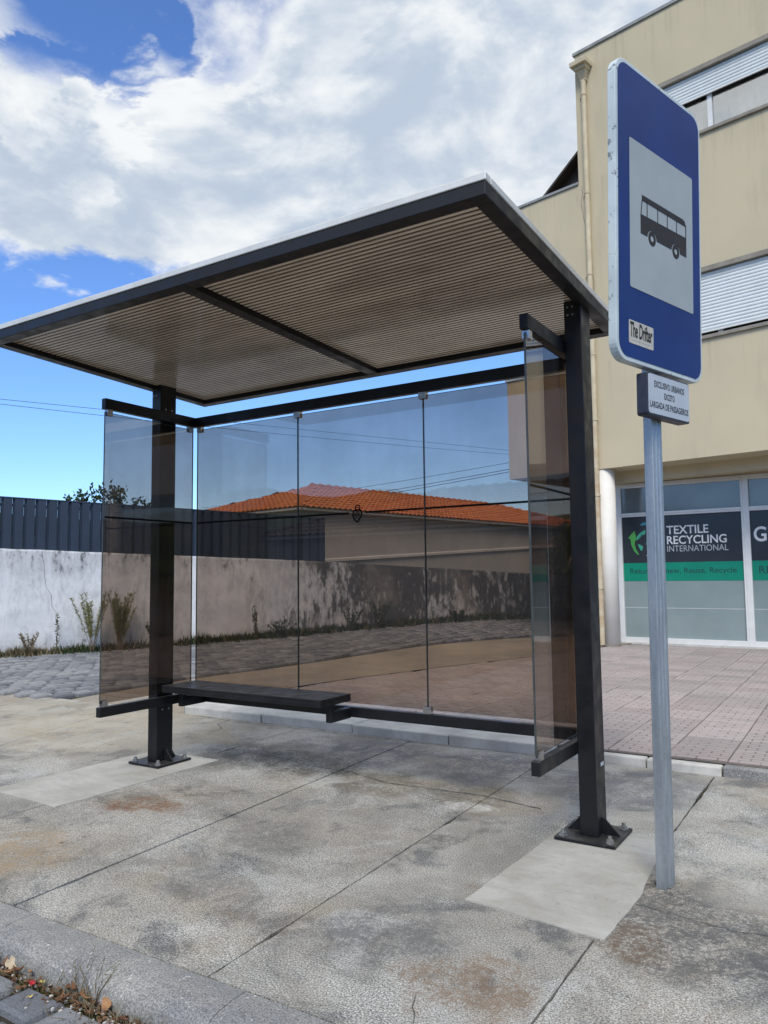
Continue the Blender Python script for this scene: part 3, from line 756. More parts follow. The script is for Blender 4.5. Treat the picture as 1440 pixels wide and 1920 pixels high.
def lane():
    far = wall_pt(14.5, 0.05); near = wall_pt(-8, 0.05)
    pts = LANE_EDGE + [(far.x, far.y), (near.x, near.y)]
    ln = struct(poly_sheet('lane', pts, 'dirt', -0.012))
    meshes = [sett_mesh(0.192, 0.142, 0.035, 11), sett_mesh(0.176, 0.148, 0.038, 12), sett_mesh(0.198, 0.138, 0.033, 13), sett_mesh(0.184, 0.148, 0.036, 14)]
    cells = []
    ang = math.atan2(WDIR.y, WDIR.x) + R(24)
    ux, uy = Vector((math.cos(ang), math.sin(ang))), Vector((-math.sin(ang), math.cos(ang)))
    o = Vector((-5.0, 6.5))
    pw, pd = 0.225, 0.178
    for j in range(-90, 91):
        for i in range(-70, 71):
            bow = 0.35 * math.sin(j * 0.05)
            p = o + ux * ((i + (0.5 if j % 2 else 0)) * pw + random.uniform(-.022, .022)) + uy * (j * pd + bow * 0 + random.uniform(-.008, .008) + 0.22 * math.sin(i * 0.13 + j * 0.02))
            if in_lane(p.x, p.y): cells.append((p.x, p.y))
    cp = Vector((4.19, -3.7))
    def seen(p):
        d = Vector((p[0], p[1], ground_z(*p))) - cam.matrix_world.translation
        u = d.dot(right) / d.dot(fwd); return abs(u) < 0.50
    cells.sort(key=lambda p: ((Vector(p) - cp).length if seen(p) else 1000 + (Vector(p) - cp).length))
    for k, (x, y) in enumerate(cells[:300]):
        ob = link('sett', meshes[k % 4], ln, (x, y, ground_z(x, y) + random.uniform(-0.006, 0.006)))
        ob.rotation_euler = (random.uniform(-.03, .03), random.uniform(-.03, .03), ang + random.uniform(-.07, .07))
        s = random.uniform(0.94, 1.06); ob.scale = (s, s, 1)
    mb = MB()
    for k, (x, y) in enumerate(cells[300:]):
        v, f = sett_geo(0.188, 0.144, 0.034, k, 0.09)
        a = ang + random.uniform(-.07, .07); c, s_ = math.cos(a), math.sin(a); z0 = ground_z(x, y) + random.uniform(-0.006, 0.006)
        mb.add([(x + c * q[0] - s_ * q[1], y + s_ * q[0] + c * q[1], z0 + q[2]) for q in v], f)
    stuff(mb.build('sett_mass', 'sett_mass', ln))
lane()

def plaza_z(y): return 0.06 * max(0.0, 1 - (y - 1.6) / 6.0)
# tan concrete apron between lane and tiles
TILE_EDGE = [(-1.38, 1.66), (-1.26, 3.0), (-1.22, 3.48), (-0.91, 5.1), (-0.3, 7.58), (0.25, 9.7), (0.6, 11.0)]
def tile_x(y):
    if y <= TILE_EDGE[0][1]: return TILE_EDGE[0][0]
    for (xa, ya), (xb, yb) in zip(TILE_EDGE, TILE_EDGE[1:]):
        if ya <= y <= yb: return xa + (xb - xa) * (y - ya) / (yb - ya)
    return TILE_EDGE[-1][0] + 0.35 * (y - 11.0)
def apron():
    v = []; f = []; K = 8
    ys = [1.5525, 1.553] + [1.555 + 0.3 * i for i in range(50)]
    for iy, y in enumerate(ys):
        xa, xb = edge_x(max(y, 1.63)), tile_x(y)
        for k in range(K + 1):
            x = xa + (xb - xa) * k / K; v.append((x, y, ground_z(x, y) * (1 - (k / K) ** 3) + 0.004 + (plaza_z(y) + 0.016) * S(k / K) - (0.12 if iy == 0 else 0.0)))
    for i in range(len(ys) - 1):
        f += [(i * (K + 1) + k, i * (K + 1) + k + 1, (i + 1) * (K + 1) + k + 1, (i + 1) * (K + 1) + k) for k in range(K)]
    mb = MB(); mb.add(v, f); struct(mb.build('apron', 'tan', smooth=True))
apron()

def plaza():
    x1 = 9.0
    v = []; f = []
    ys = [1.62 + 0.5 * i for i in range(0, 20)]
    def ex(y):
        for (xa, ya), (xb, yb) in zip(TILE_EDGE, TILE_EDGE[1:]):
            if ya <= y <= yb: return xa + (xb - xa) * (y - ya) / (yb - ya)
        return TILE_EDGE[0][0] if y < TILE_EDGE[0][1] else TILE_EDGE[-1][0]
    for y in ys:
        v += [(ex(y), y, plaza_z(y) + 0.004), (x1, y, plaza_z(y) + 0.004)]
    for i in range(len(ys) - 1): f.append((2 * i, 2 * i + 1, 2 * i + 3, 2 * i + 2))
    mb = MB(); mb.add(v, f)
    pz = struct(mb.build('plaza', 'tile_joint'))
    T = 0.376; g = 0.0035
    me_b = MB(); me_b.box(-T / 2 + g, T / 2 - g, -T / 2 + g, T / 2 - g, -0.03, 0.014)
    tmp = me_b.build('paving_tile', 'tile', None, bevel=0.0035, seg=1); me = tmp.data; bpy.data.objects.remove(tmp)
    a = R(1.06); c, s_ = math.cos(a), math.sin(a)
    cells = []
    for j in range(0, 24):
        for i in range(-14, 18):
            lx, ly = (i + 0.5) * T, (j + 0.5) * T
            x, y = 2.96 + c * lx - s_ * ly, 1.66 + s_ * lx + c * ly
            if x < 2.30 and y < 1.86 + T * 0.3: continue
            if y < 1.66 + T / 2 - 0.04 or y > 10.35 or x > 8.9 or x < ex(y) - 0.14: continue
            # stop at the shop threshold
            if y > 10.45 - 0.066 * (x - 0.24) - 0.17 and x > 0.1: continue
            cells.append((x, y))
    def vis(p):
        d = Vector((p[0], p[1], 0)) - cam.matrix_world.translation
        return abs(d.dot(right) / d.dot(fwd)) < 0.52
    cp = Vector((4.19, -3.7))
    cells.sort(key=lambda p: (0 if vis(p) else 1000) + (Vector(p) - cp).length)
    for k, (x, y) in enumerate(cells[:300]):
        ob = link('paving_tile', me, pz, (x, y, plaza_z(y) + random.uniform(-0.002, 0.002)))
        ob.rotation_euler = (random.uniform(-.004, .004) - 0.01, random.uniform(-.004, .004), a + random.choice((0, 0, math.pi)))
    mb = MB()
    for (x, y) in cells[300:]:
        z = plaza_z(y); h = T / 2 - g
        mb.box(x - h, x + h, y - h, y + h, z - 0.02, z + 0.013)
    if mb.v: stuff(mb.build('tile_mass', 'tile', pz))
    # pale kerb stones along the plaza's front
    kb = struct(MB().box(-1.36, 8.9, 1.575, 1.66, -0.1, -0.012).build('plaza_kerb', 'dirt'))
    eds = [-1.36, -0.42, 0.55, 1.42, 2.24, 2.86, 3.32, 3.92, 4.8, 5.7, 6.6, 7.5, 8.9]
    for p, q in zip(eds, eds[1:]):
        wide = q < 2.3
        y0 = 1.555 + random.uniform(-.008, .008); y1 = 2.03 if wide else 1.665
        b2 = MB(); b2.box(p + .004, q - .004, y0 - (0.02 if wide else 0), y1, -0.03, (0.072 if wide else 0.060) + random.uniform(-.004, .003))
        b2.build('kerb_stone', 'pale_kerb' if q < 3.4 else 'kerb', kb, bevel=0.010)
plaza()

# the street in front: setts by the gutter, one by one
def street():
    mb = MB(); mb.box(-30, 30, -9.5, -2.03, -0.25, -0.105)
    st = struct(mb.build('road', 'dirt'))
    ms = [sett_mesh(0.205, 0.135, 0.03, 41 + k) for k in range(5)]
    n = 0; cells = []
    a = R(18)
    for j in range(0, 46):
        for i in range(0, 34):
            x = -0.4 + i * 0.222 + (0.11 if j % 2 else 0) + random.uniform(-.01, .01); y = -2.135 - j * 0.150 + random.uniform(-.007, .007)
            cells.append((x, y))
    cp = Vector((1.9, -2.5))
    cells.sort(key=lambda p: (Vector(p) - cp).length)
    for k, (x, y) in enumerate(cells[:260]):
        ob = link('sett', ms[k % 5], st, (x, y, -0.112 + random.uniform(-.006, .006)))
        ob.rotation_euler = (random.uniform(-.03, .03), random.uniform(-.03, .03), random.uniform(-.05, .05) + (math.pi if k % 2 else 0))
    mb = MB()
    for k, (x, y) in enumerate(cells[260:]):
        v, f = sett_geo(0.205, 0.135, 0.03, k)
        mb.add([(x + q[0], y + q[1], -0.112 + q[2]) for q in v], f)
    stuff(mb.build('sett_mass', 'sett_mass', st))
street()

# far hills
def hills():
    v = []; f = []
    n = 220; rows = 6
    for i in range(n + 1):
        a = 2 * math.pi * i / n
        ridge = 0.080 + 0.022 * math.sin(a * 5 + 1.3) + 0.030 * mnoise.noise((math.cos(a) * 3, math.sin(a) * 3, 2.2)) + 0.012 * mnoise.noise((math.cos(a) * 14, math.sin(a) * 14, 5.2))
        for j in range(rows + 1):
            t = j / rows
            d = 620 + 620 * t
            h = (1240 * ridge) * S(t) + 4 * mnoise.noise((d * 0.02 * math.cos(a), d * 0.02 * math.sin(a), 0)) * t - 2
            v.append((d * math.sin(a), d * math.cos(a), h))
    for i in range(n):
        for j in range(rows):
            q = i * (rows + 1) + j
            f.append((q, q + 1, q + rows + 2, q + rows + 1))
    mb = MB(); mb.add(v, f); struct(mb.build('hills', 'hill', smooth=True))
hills()

# ================================================================ BUS SHELTER
XL0, XR0, XR1, YP1, RW = -0.0883, 2.9314, 3.0181, 0.1424, 0.0409
YF, YB = -0.4938, 0.3313
ZT0, ZT1, ZB0, ZB1 = 2.3625, 2.4321, 0.3969, 0.4589
RX0, RX1, RY0, RY1 = -0.1306, 3.0604, -1.204, 0.5513
TH = 0.0521
def rz(x, y): return 2.6426 - 0.0619 * (y - RY0) / (RY1 - RY0) + 0.0009 * x
def shelter():
    sh = empty('bus_shelter', (0, 0, 0), 0, 'black steel bus shelter with bronze glass walls, flat roof and short bench', 'bus shelter')
    # posts
    for (a, b) in ((XL0, 0.0), (XR0, XR1)):
        mb = MB(); top = rz(a, 0.07) + 0.03
        mb.box(a, b, 0, YP1, 0.022, top)
        post = mb.build('post', 'black', sh, bevel=0.004)
        cx, cy = (a + b) / 2, YP1 / 2
        MB().box(cx - 0.145, cx + 0.145, cy - 0.150, cy + 0.150, 0.0085, 0.0215).build('base_plate', 'black', post, bevel=0.002)
        for sx in (-1, 1):
            g = MB(); x0 = cx + sx * (b - a) / 2
            g.prism([(0.0, 0.0), (0.085, 0.0), (0.012, 0.075), (0.0, 0.075)], lambda u, w: (x0 + sx * u, cy - 0.005, 0.0215 + w), lambda u, w: (x0 + sx * u, cy + 0.005, 0.0215 + w))
            g.build('gusset', 'black', post)
            g = MB(); y0 = cy + sx * YP1 / 2
            g.prism([(0.0, 0.0), (0.065, 0.0), (0.012, 0.075), (0.0, 0.075)], lambda u, w: (cx - 0.005, y0 + sx * u, 0.0215 + w), lambda u, w: (cx + 0.005, y0 + sx * u, 0.0215 + w))
            if sx > 0: g.build('gusset', 'black', post)
            for sy in (-1, 1):
                bx, by = cx + sx * 0.112, cy + sy * 0.117
                q = MB(); q.cyl((bx, by, 0.0215), 0.021, 0.004, 14); q.cyl((bx, by, 0.0255), 0.0165, 0.013, 6); q.cyl((bx, by, 0.0385), 0.0095, 0.014, 10)
                q.build('anchor_bolt', 'bolt', post)
        # bolts through the head of the post and through the rails
        inner = b if a < 0 else a
        for zz in (top - 0.035, top - 0.075):
            for xx in (a + 0.02, a + 0.045):
                MB().cyl((xx, -0.0035, zz), 0.0055, 0.0045, 8, 'y').build('head_bolt', 'bolt', post)
        sg = 1 if a < 0 else -1
        for zz in (ZT0 - 0.02, ZT1 + 0.022, ZB0 - 0.03):
            for yy in (0.045, 0.100):
                MB().cyl((inner + (0 if sg > 0 else -0.004), yy, zz), 0.0065, 0.004, 8, 'x').build('rail_bolt', 'bolt', post)
    stk = MB().box(XR1 + 0.0006, XR1 + 0.0016, 0.075, 0.118, 0.335, 0.352).build('maker_label', 'plate_white', sh)
    # side and back rails
    for (x0, x1) in ((0.0, RW), (XR0 - RW, XR0)):
        for (z0, z1) in ((ZT0, ZT1), (ZB0, ZB1)):
            MB().box(x0 + (0.0005 if x0 == 0 else 0), x1 - (0.0005 if x0 else 0), YF, YB - RW - 0.001, z0, z1).build('side_rail', 'black', sh, bevel=0.004)
    for (z0, z1) in ((ZT0, ZT1), (ZB0, ZB1)):
        MB().box(0.0, XR0, YB - RW, YB, z0, z1).build('back_rail', 'black', sh, bevel=0.004)
    # roof frame
    def rbeam(x0, x1, y0, y1, nm='roof_beam', zt=TH):
        mb = MB(); mb.hexa([(x0, y0, rz(x0, y0)), (x1, y0, rz(x1, y0)), (x1, y1, rz(x1, y1)), (x0, y1, rz(x0, y1)),
                            (x0, y0, rz(x0, y0) + zt), (x1, y0, rz(x1, y0) + zt), (x1, y1, rz(x1, y1) + zt), (x0, y1, rz(x0, y1) + zt)])
        return mb.build(nm, 'black', sh, bevel=0.003)
    bw = 0.068
    rbeam(RX0, RX1, RY0, RY0 + bw); rbeam(RX0, RX1, RY1 - bw, RY1)
    rbeam(RX0, RX0 + bw, RY0 + bw + 0.001, RY1 - bw - 0.001); rbeam(RX1 - bw, RX1, RY0 + bw + 0.001, RY1 - bw - 0.001)
    mx0, mx1 = 1.432, 1.508
    rbeam(mx0, mx1, RY0 + bw + 0.001, RY1 - bw - 0.001, zt=0.034)
    # bright edge trim
    def trim(x0, x1, y0, y1):
        a, b = TH + 0.003, TH + 0.032
        mb = MB(); mb.hexa([(x0, y0, rz(x0, y0) + a), (x1, y0, rz(x1, y0) + a), (x1, y1, rz(x1, y1) + a), (x0, y1, rz(x0, y1) + a),
                            (x0, y0, rz(x0, y0) + b), (x1, y0, rz(x1, y0) + b), (x1, y1, rz(x1, y1) + b), (x0, y1, rz(x0, y1) + b)])
        mb.build('roof_trim', 'trim', sh, bevel=0.003)
    e = 0.004; tw = 0.045
    trim(RX0 - e, RX1 + e, RY0 - e, RY0 + tw); trim(RX0 - e, RX1 + e, RY1 - tw, RY1 + e)
    trim(RX0 - e, RX0 + tw, RY0 + tw + .001, RY1 - tw - .001); trim(RX1 - tw, RX1 + e, RY0 + tw + .001, RY1 - tw - .001)
    # ribbed polycarbonate sheets: the underside is a row of small flutes
    for (x0, x1) in ((RX0 + bw - 0.02, mx0 + 0.012), (mx1 - 0.012, RX1 - bw + 0.02)):
        y0, y1 = RY0 + bw - 0.02, RY1 - bw + 0.02
        pitch = 0.032; n = int((y1 - y0) / pitch)
        prof = []
        for k in range(n):
            yy = y0 + k * pitch
            prof += [(yy, 0.0365), (yy + pitch * 0.12, 0.0365), (yy + pitch * 0.26, 0.0310), (yy + pitch * 0.86, 0.0310)]
        prof.append((y0 + n * pitch, 0.0365))
        v = []; f = []
        for xx in (x0, x1):
            v += [(xx, y, rz(xx, y) + z) for y, z in prof]
        L = len(prof)
        f = [(i, i + 1, L + i + 1, L + i) for i in range(L - 1)]
        if False: v += [(x0, y0, rz(x0, y0) + 0.042), (x1, y0, rz(x1, y0) + 0.042), (x1, prof[-1][0], rz(x1, prof[-1][0]) + 0.042), (x0, prof[-1][0], rz(x0, prof[-1][0]) + 0.042)]
        me = bpy.data.meshes.new('roof_panel'); me.from_pydata(v, [], f); me.update()
        bm = bmesh.new(); bm.from_mesh(me); 
        for fc in bm.faces:
            fc.normal_update()
            if (fc.index < L - 1 and fc.normal.z > 0) or (fc.index >= L - 1 and fc.normal.z < 0): fc.normal_flip()
        bm.to_mesh(me); bm.free()
        me.materials.append(M['poly']); pan = link('roof_panel', me, sh)
        rb = MB()
        for k in range(n + 1):
            yy = y0 + k * pitch
            rb.hexa([(x0, yy, rz(x0, yy) + 0.0300), (x1, yy, rz(x1, yy) + 0.0300), (x1, yy + 0.0075, rz(x1, yy) + 0.0300), (x0, yy + 0.0075, rz(x0, yy) + 0.0300),
                     (x0, yy, rz(x0, yy) + 0.0362), (x1, yy, rz(x1, yy) + 0.0362), (x1, yy + 0.0075, rz(x1, yy) + 0.0362), (x0, yy + 0.0075, rz(x0, yy) + 0.0362)])
        stuff(rb.build('rib', 'poly_rib', pan))
    # glass
    gt = 0.010
    z0, z1 = ZB1 + 0.022, ZT0 - 0.020
    def pane(x0, x1, y0, y1):
        mb = MB(); mb.box(x0, x1, y0, y1, z0, z1)
        g = mb.build('glass_panel', 'glass', sh)
        # polished edges
        e_ = MB()
        if x1 - x0 > y1 - y0:
            for xx in (x0 - 0.0012, x1): e_.box(xx, xx + 0.0012, y0, y1, z0, z1)
            e_.box(x0, x1, y0, y1, z1, z1 + 0.001)
        else:
            for yy in (y0 - 0.0012, y1): e_.box(x0, x1, yy, yy + 0.0012, z0, z1)
            e_.box(x0, x1, y0, y1, z1, z1 + 0.001)
        e_.build('glass_edge', 'edge', g)
        return g
    gy = YB - RW / 2; SX1, SX2 = 0.9795, 1.9398
    sides = []
    for xc in (RW / 2, XR0 - RW / 2):
        sides.append(pane(xc - gt / 2, xc + gt / 2, YF + 0.012, YB - RW - 0.004))
    backs = []
    for a, b in ((RW + 0.006, SX1 - 0.003), (SX1 + 0.003, SX2 - 0.003), (SX2 + 0.003, XR0 - RW - 0.006)):
        backs.append(pane(a, b, gy - gt / 2, gy + gt / 2))
    # black line across the glass, broken by the emblem
    zs0, zs1 = 1.6545, 1.6665
    ex = 1.456
    for k, (a, b) in enumerate(((RW + 0.01, SX1 - 0.006), (SX1 + 0.006, ex - 0.062), (ex + 0.062, SX2 - 0.006), (SX2 + 0.006, XR0 - RW - 0.01))):
        MB().box(a, b, gy - gt / 2 - 0.0016, gy - gt / 2 - 0.0006, zs0, zs1).build('stripe', 'stripe_black', backs[(0, 1, 1, 2)[k]])
    for g, xc, sgn in ((sides[0], RW / 2, 1), (sides[1], XR0 - RW / 2, -1)):
        a = xc + sgn * (gt / 2 + 0.0006)
        MB().box(min(a, a + sgn * 0.001), max(a, a + sgn * 0.001), YF + 0.02, YB - RW - 0.01, zs0, zs1).build('stripe', 'stripe_black', g)
    # filigree heart emblem on the middle pane
    em = MB(); yE = gy - gt / 2 - 0.0012
    def pl(pts, r):
        for (p, q) in zip(pts, pts[1:]):
            d = Vector(q) - Vector(p); n = Vector((-d.y, d.x)).normalized() * r
            P = [Vector(p) - n, Vector(q) - n, Vector(q) + n, Vector(p) + n]
            em.prism([(v.x, v.y) for v in P], lambda u, w: (ex + u, yE, 1.655 + w), lambda u, w: (ex + u, yE + 0.0008, 1.655 + w))
    heart = [(0.004, 0.022), (-0.012, 0.026), (-0.028, 0.018), (-0.034, -0.004), (-0.030, -0.024), (-0.016, -0.042), (0.004, -0.056), (0.008, -0.044), (0.022, -0.028), (0.034, -0.008), (0.034, 0.010), (0.026, 0.022), (0.012, 0.024), (0.004, 0.022)]
    pl(heart, 0.0050)
    pl([(-0.012, 0.026), (-0.016, 0.040), (-0.006, 0.052), (0.006, 0.054), (0.018, 0.050), (0.022, 0.038), (0.012, 0.026)], 0.0040)
    for dx in (-0.020, -0.010, 0.0, 0.010, 0.020):
        pl([(dx - 0.004, -0.020 + abs(dx) * 0.3), (dx, 0.0), (dx + 0.004, 0.014 - abs(dx) * 0.3)], 0.0026)
    pl([(-0.022, -0.022), (-0.006, -0.030), (0.014, -0.026)], 0.0018)
    pl([(-0.006, 0.034), (0.004, 0.044), (0.012, 0.034)], 0.0018)
    em.build('emblem', 'stripe_black', backs[1])
    # clamps
    def clamp(cx, cy, top, along='y', wide=0.040):
        mb = MB(); h = 0.040; t = 0.0165
        za, zb = (ZT0 - h, ZT0 - 0.0008) if top else (ZB1 + 0.0008, ZB1 + h)
        zi = (za, zb - 0.011) if top else (za + 0.011, zb)
        for s in (-1, 1):
            if along == 'y': mb.box(cx + (s * t if s < 0 else gt / 2 + .0005), cx + (-gt / 2 - .0005 if s < 0 else t), cy - wide / 2, cy + wide / 2, zi[0], zi[1])
            else: mb.box(cx - wide / 2, cx + wide / 2, cy + (s * t if s < 0 else gt / 2 + .0005), cy + (-gt / 2 - .0005 if s < 0 else t), zi[0], zi[1])
        zc = (zb - 0.0108, zb) if top else (za, za + 0.0108)
        if along == 'y': mb.box(cx - t, cx + t, cy - wide / 2, cy + wide / 2, *zc)
        else: mb.box(cx - wide / 2, cx + wide / 2, cy - t, cy + t, *zc)
        c = mb.build('clamp', 'steel', sh)
        zm = (za + zb) / 2 + (-0.004 if top else 0.004)
        for o in (-wide * 0.22, wide * 0.22):
            if along == 'x': MB().cyl((cx + o, cy - t - 0.001, zm), 0.0035, 0.002, 8, 'y').build('screw', 'bolt', c)
            else: MB().cyl((cx + (t if cx < 1 else -t - 0.001), cy + o, zm), 0.0035, 0.0015, 8, 'x').build('screw', 'bolt', c)
    for xc in (RW / 2, XR0 - RW / 2):
        for tp in (True, False):
            clamp(xc, YF + 0.042, tp, 'y'); clamp(xc, YB - RW - 0.032, tp, 'y')
    for xx in (RW + 0.032, SX1, SX2, XR0 - RW - 0.032):
        for tp in (True, False): clamp(xx, gy, tp, 'x', 0.052 if xx in (SX1, SX2) else 0.040)
    # bench
    zt = 0.543; bx0, bx1, by0, by1 = 0.075, 1.412, -0.028, 0.283
    fr = MB(); fr.box(bx0, bx1, by0, by1, zt - 0.046, zt - 0.020)
    seat = fr.build('bench_seat', 'black', sh, bevel=0.003)
    n = 6; w = (by1 - by0) / n
    for k in range(n):
        MB().box(bx0 - 0.002, bx1 + 0.002, by0 - 0.002 + k * w + 0.0015, by0 - 0.002 + (k + 1) * w - 0.0015, zt - 0.0196, zt).build('slat', 'black', seat, bevel=0.003)
    for ax in (0.115, 1.366):
        a = MB(); a.box(ax, ax + 0.042, 0.085, YB - RW - 0.0008, ZB0 - 0.004, ZB1 - 0.003); a.box(ax + 0.001, ax + 0.041, 0.083, 0.124, ZB0 - 0.004, zt - 0.0465)
        a.build('bench_arm', 'black', sh, bevel=0.003)
    return sh
shelter()

# ================================================================ BUS STOP SIGN
def bus_sign():
    base = Vector((3.4157, -0.4247, 0.0))
    ang = R(90 - 16)                                   # local x runs along the plate (away from the kerb)
    root = empty('bus_stop_sign', base, ang, 'blue bus stop sign with white bus panel on galvanised steel pole', 'sign')
    # local axes: x = along the plate, y = to the left of it, so the readable face looks towards -y
    lean = R(0.7)
    pole = MB(lambda x, y, z: (x, y - z * math.tan(lean), z))
    # omega profile with grooves on the broad side
    prof = [(0, 0), (0.020, 0), (0.023, 0.006), (0.031, 0.006), (0.034, 0), (0.046, 0), (0.049, 0.006), (0.057, 0.006), (0.060, 0), (0.079, 0), (0.079, 0.040), (0, 0.040)]
    pole.prism(prof, lambda a, b: (a, b, -0.05), lambda a, b: (a, b, 3.0))
    pl = pole.build('pole', 'galv', root, bevel=0.002, seg=1)
    collar = MB(); collar.prism([(0.04 + 0.066 * math.cos(t) * (1 + .14 * math.sin(3 * t)), 0.02 + 0.048 * math.sin(t) * (1 + .1 * math.cos(2 * t))) for t in [i * math.pi / 9 for i in range(18)]], lambda a, b: (a, b, -0.01), lambda a, b: (0.04 + (a - .04) * .82, 0.02 + (b - .02) * .82, 0.006))
    collar.build('footing_collar', 'pavement', root)
    # plate, leaning a little more than the pole
    W_, H_, D_ = 0.70, 1.225, 0.036
    z0 = 2.092; x0 = -0.318
    tl = math.tan(R(2.0)); off = -z0 * math.tan(lean) - 0.0015
    def P(u, w, d=0.0):                                 # u across, w up, d out of the face
        return (x0 + u, off - w * tl - D_ - d, z0 + w)
    def rrect(u0, u1, w0, w1, r, n=7):
        pts = []
        for (cx, cy, a0) in ((u1 - r, w0 + r, -90), (u1 - r, w1 - r, 0), (u0 + r, w1 - r, 90), (u0 + r, w0 + r, 180)):
            pts += [(cx + r * math.cos(R(a0 + 90 * k / n)), cy + r * math.sin(R(a0 + 90 * k / n))) for k in range(n + 1)]
        return pts
    outer = rrect(0, W_, 0, H_, 0.075)
    box = MB(); box.prism(outer, lambda a, b: P(a, b, -D_), lambda a, b: P(a, b, 0))
    panel = box.build('sign_panel', 'rim', root, bevel=0.003)
    def flat(pts, d0, d1, nm, mat, par): 
        mb = MB(); mb.prism(pts, lambda a, b: P(a, b, d0), lambda a, b: P(a, b, d1)); return mb.build(nm, mat, par)
    flat(rrect(0.017, W_ - 0.017, 0.018, H_ - 0.018, 0.060), 0.0005, 0.0020, 'blue_face', 'blue', panel)
    bw0, bw1, bh0, bh1 = 0.097, 0.615, 0.302, 0.913
    flat(rrect(bw0, bw1, bh0, bh1, 0.008, 3), 0.0026, 0.0036, 'white_panel', 'sign_white', panel)
    # the bus, front to the left
    bx, by, bl, bh = bw0 + 0.080, bh0 + 0.385 * (bh1 - bh0), 0.378, 0.165
    mb = MB(); q0, q1 = 0.0042, 0.0050
    def bp(pts): mb.prism([(bx + a * bl, by + b * bh) for a, b in pts], lambda a, b: P(a, b, q0), lambda a, b: P(a, b, q1))
    def arch(cx, r_, n=10): return [(cx + r_ * math.cos(math.pi * k / n), r_ * 2.0 * math.sin(math.pi * k / n)) for k in range(n, -1, -1)]
    ar = 0.098
    low = [(0.0, 0.0), (0.0, 0.0)]
    body = [(0.0, 0.02)] + [(c[0], c[1] + 0.02) for c in arch(0.235, ar)] + [(c[0], c[1] + 0.02) for c in arch(0.755, ar)] + [(1.0, 0.02), (1.0, 0.54), (0.0, 0.50)]
    bp(body)
    bp([(0.03, 0.86), (1.0, 0.84), (0.965, 0.97), (0.92, 1.0), (0.03, 1.0)])
    for xa in (0.135, 0.36, 0.57, 0.78): bp([(xa - 0.006, 0.48), (xa + 0.006, 0.48), (xa + 0.006, 0.9), (xa - 0.006, 0.9)])
    bp([(0.985, 0.5), (1.0, 0.5), (1.0, 0.88), (0.985, 0.88)]); bp([(0.0, 0.49), (0.012, 0.49), (0.042, 0.9), (0.03, 0.9)])
    for cx in (0.235, 0.755):
        n = 18; rx, ri = 0.078, 0.034
        for k in range(n):
            a, b = 2 * math.pi * k / n, 2 * math.pi * (k + 1) / n
            bp([(cx + ri * math.cos(a), 0.02 + 2.33 * ri * math.sin(a)), (cx + rx * math.cos(a), 0.02 + 2.33 * rx * math.sin(a)), (cx + rx * math.cos(b), 0.02 + 2.33 * rx * math.sin(b)), (cx + ri * math.cos(b), 0.02 + 2.33 * ri * math.sin(b))])
    mb.build('bus_pictogram', 'print_black', panel)
    # sticker
    sx0, sx1, sz0, sz1 = 0.085, 0.272, 0.075, 0.168
    flat(rrect(sx0, sx1, sz0, sz1, 0.006, 2), 0.0026, 0.0034, 'sticker', 'sticker', panel)
    sk = lambda dx, dz: (lambda a, b: Vector(P(sx0 + dx + a, sz0 + dz + b, 0.0042)))
    put_text('sticker_lettering', 'The Drifter', 0.170, 0.062, sk(0.008, 0.026), 'print_black', panel, offset=0.024, shear=0.10, spacing=0.95)
    put_text('sticker_lettering', '..............', 0.125, 0.004, sk(0.030, 0.012), 'print_black', panel, spacing=1.4)
    # supplementary plate under it
    z2, h2, w2, d2 = 1.895, 0.175, 0.345, 0.048
    x2 = -0.118; off2 = -z2 * math.tan(lean) - 0.0015
    P2 = lambda u, w, d=0.0: (x2 + u, off2 - w * math.tan(R(1.2)) - d2 - d, z2 + w)
    mb = MB(); mb.prism(rrect(0, w2, 0, h2, 0.012, 3), lambda a, b: P2(a, b, -d2), lambda a, b: P2(a, b, 0))
    pt = mb.build('supplementary_plate', 'plate_back', root, bevel=0.002)
    mb = MB(); mb.prism(rrect(0.006, w2 - 0.004, 0.008, h2 - 0.006, 0.012, 3), lambda a, b: P2(a, b, 0.0004), lambda a, b: P2(a, b, 0.0016))
    mb.build('white_face', 'plate_white', pt)
    t2 = lambda dx, dz: (lambda a, b: Vector(P2(dx + a, dz + b, 0.0022)))
    put_text('lettering', 'EXCLUSIVO URBANOS', 0.245, 0.027, t2(0.052, 0.118), 'print_navy', pt, offset=0.022)
    put_text('lettering', 'EXCETO', 0.085, 0.026, t2(0.130, 0.076), 'print_navy', pt, offset=0.022)
    put_text('lettering', 'LARGADA DE PASSAGEIROS', 0.315, 0.027, t2(0.016, 0.032), 'print_navy', pt, offset=0.022)
    # fixing brackets behind
    for zb in (2.30, 2.85, 1.96):
        o = -zb * math.tan(lean)
        MB().box(-0.03, 0.11, o + 0.0405, o + 0.046, zb, zb + 0.03).build('bracket', 'galv', root)
bus_sign()

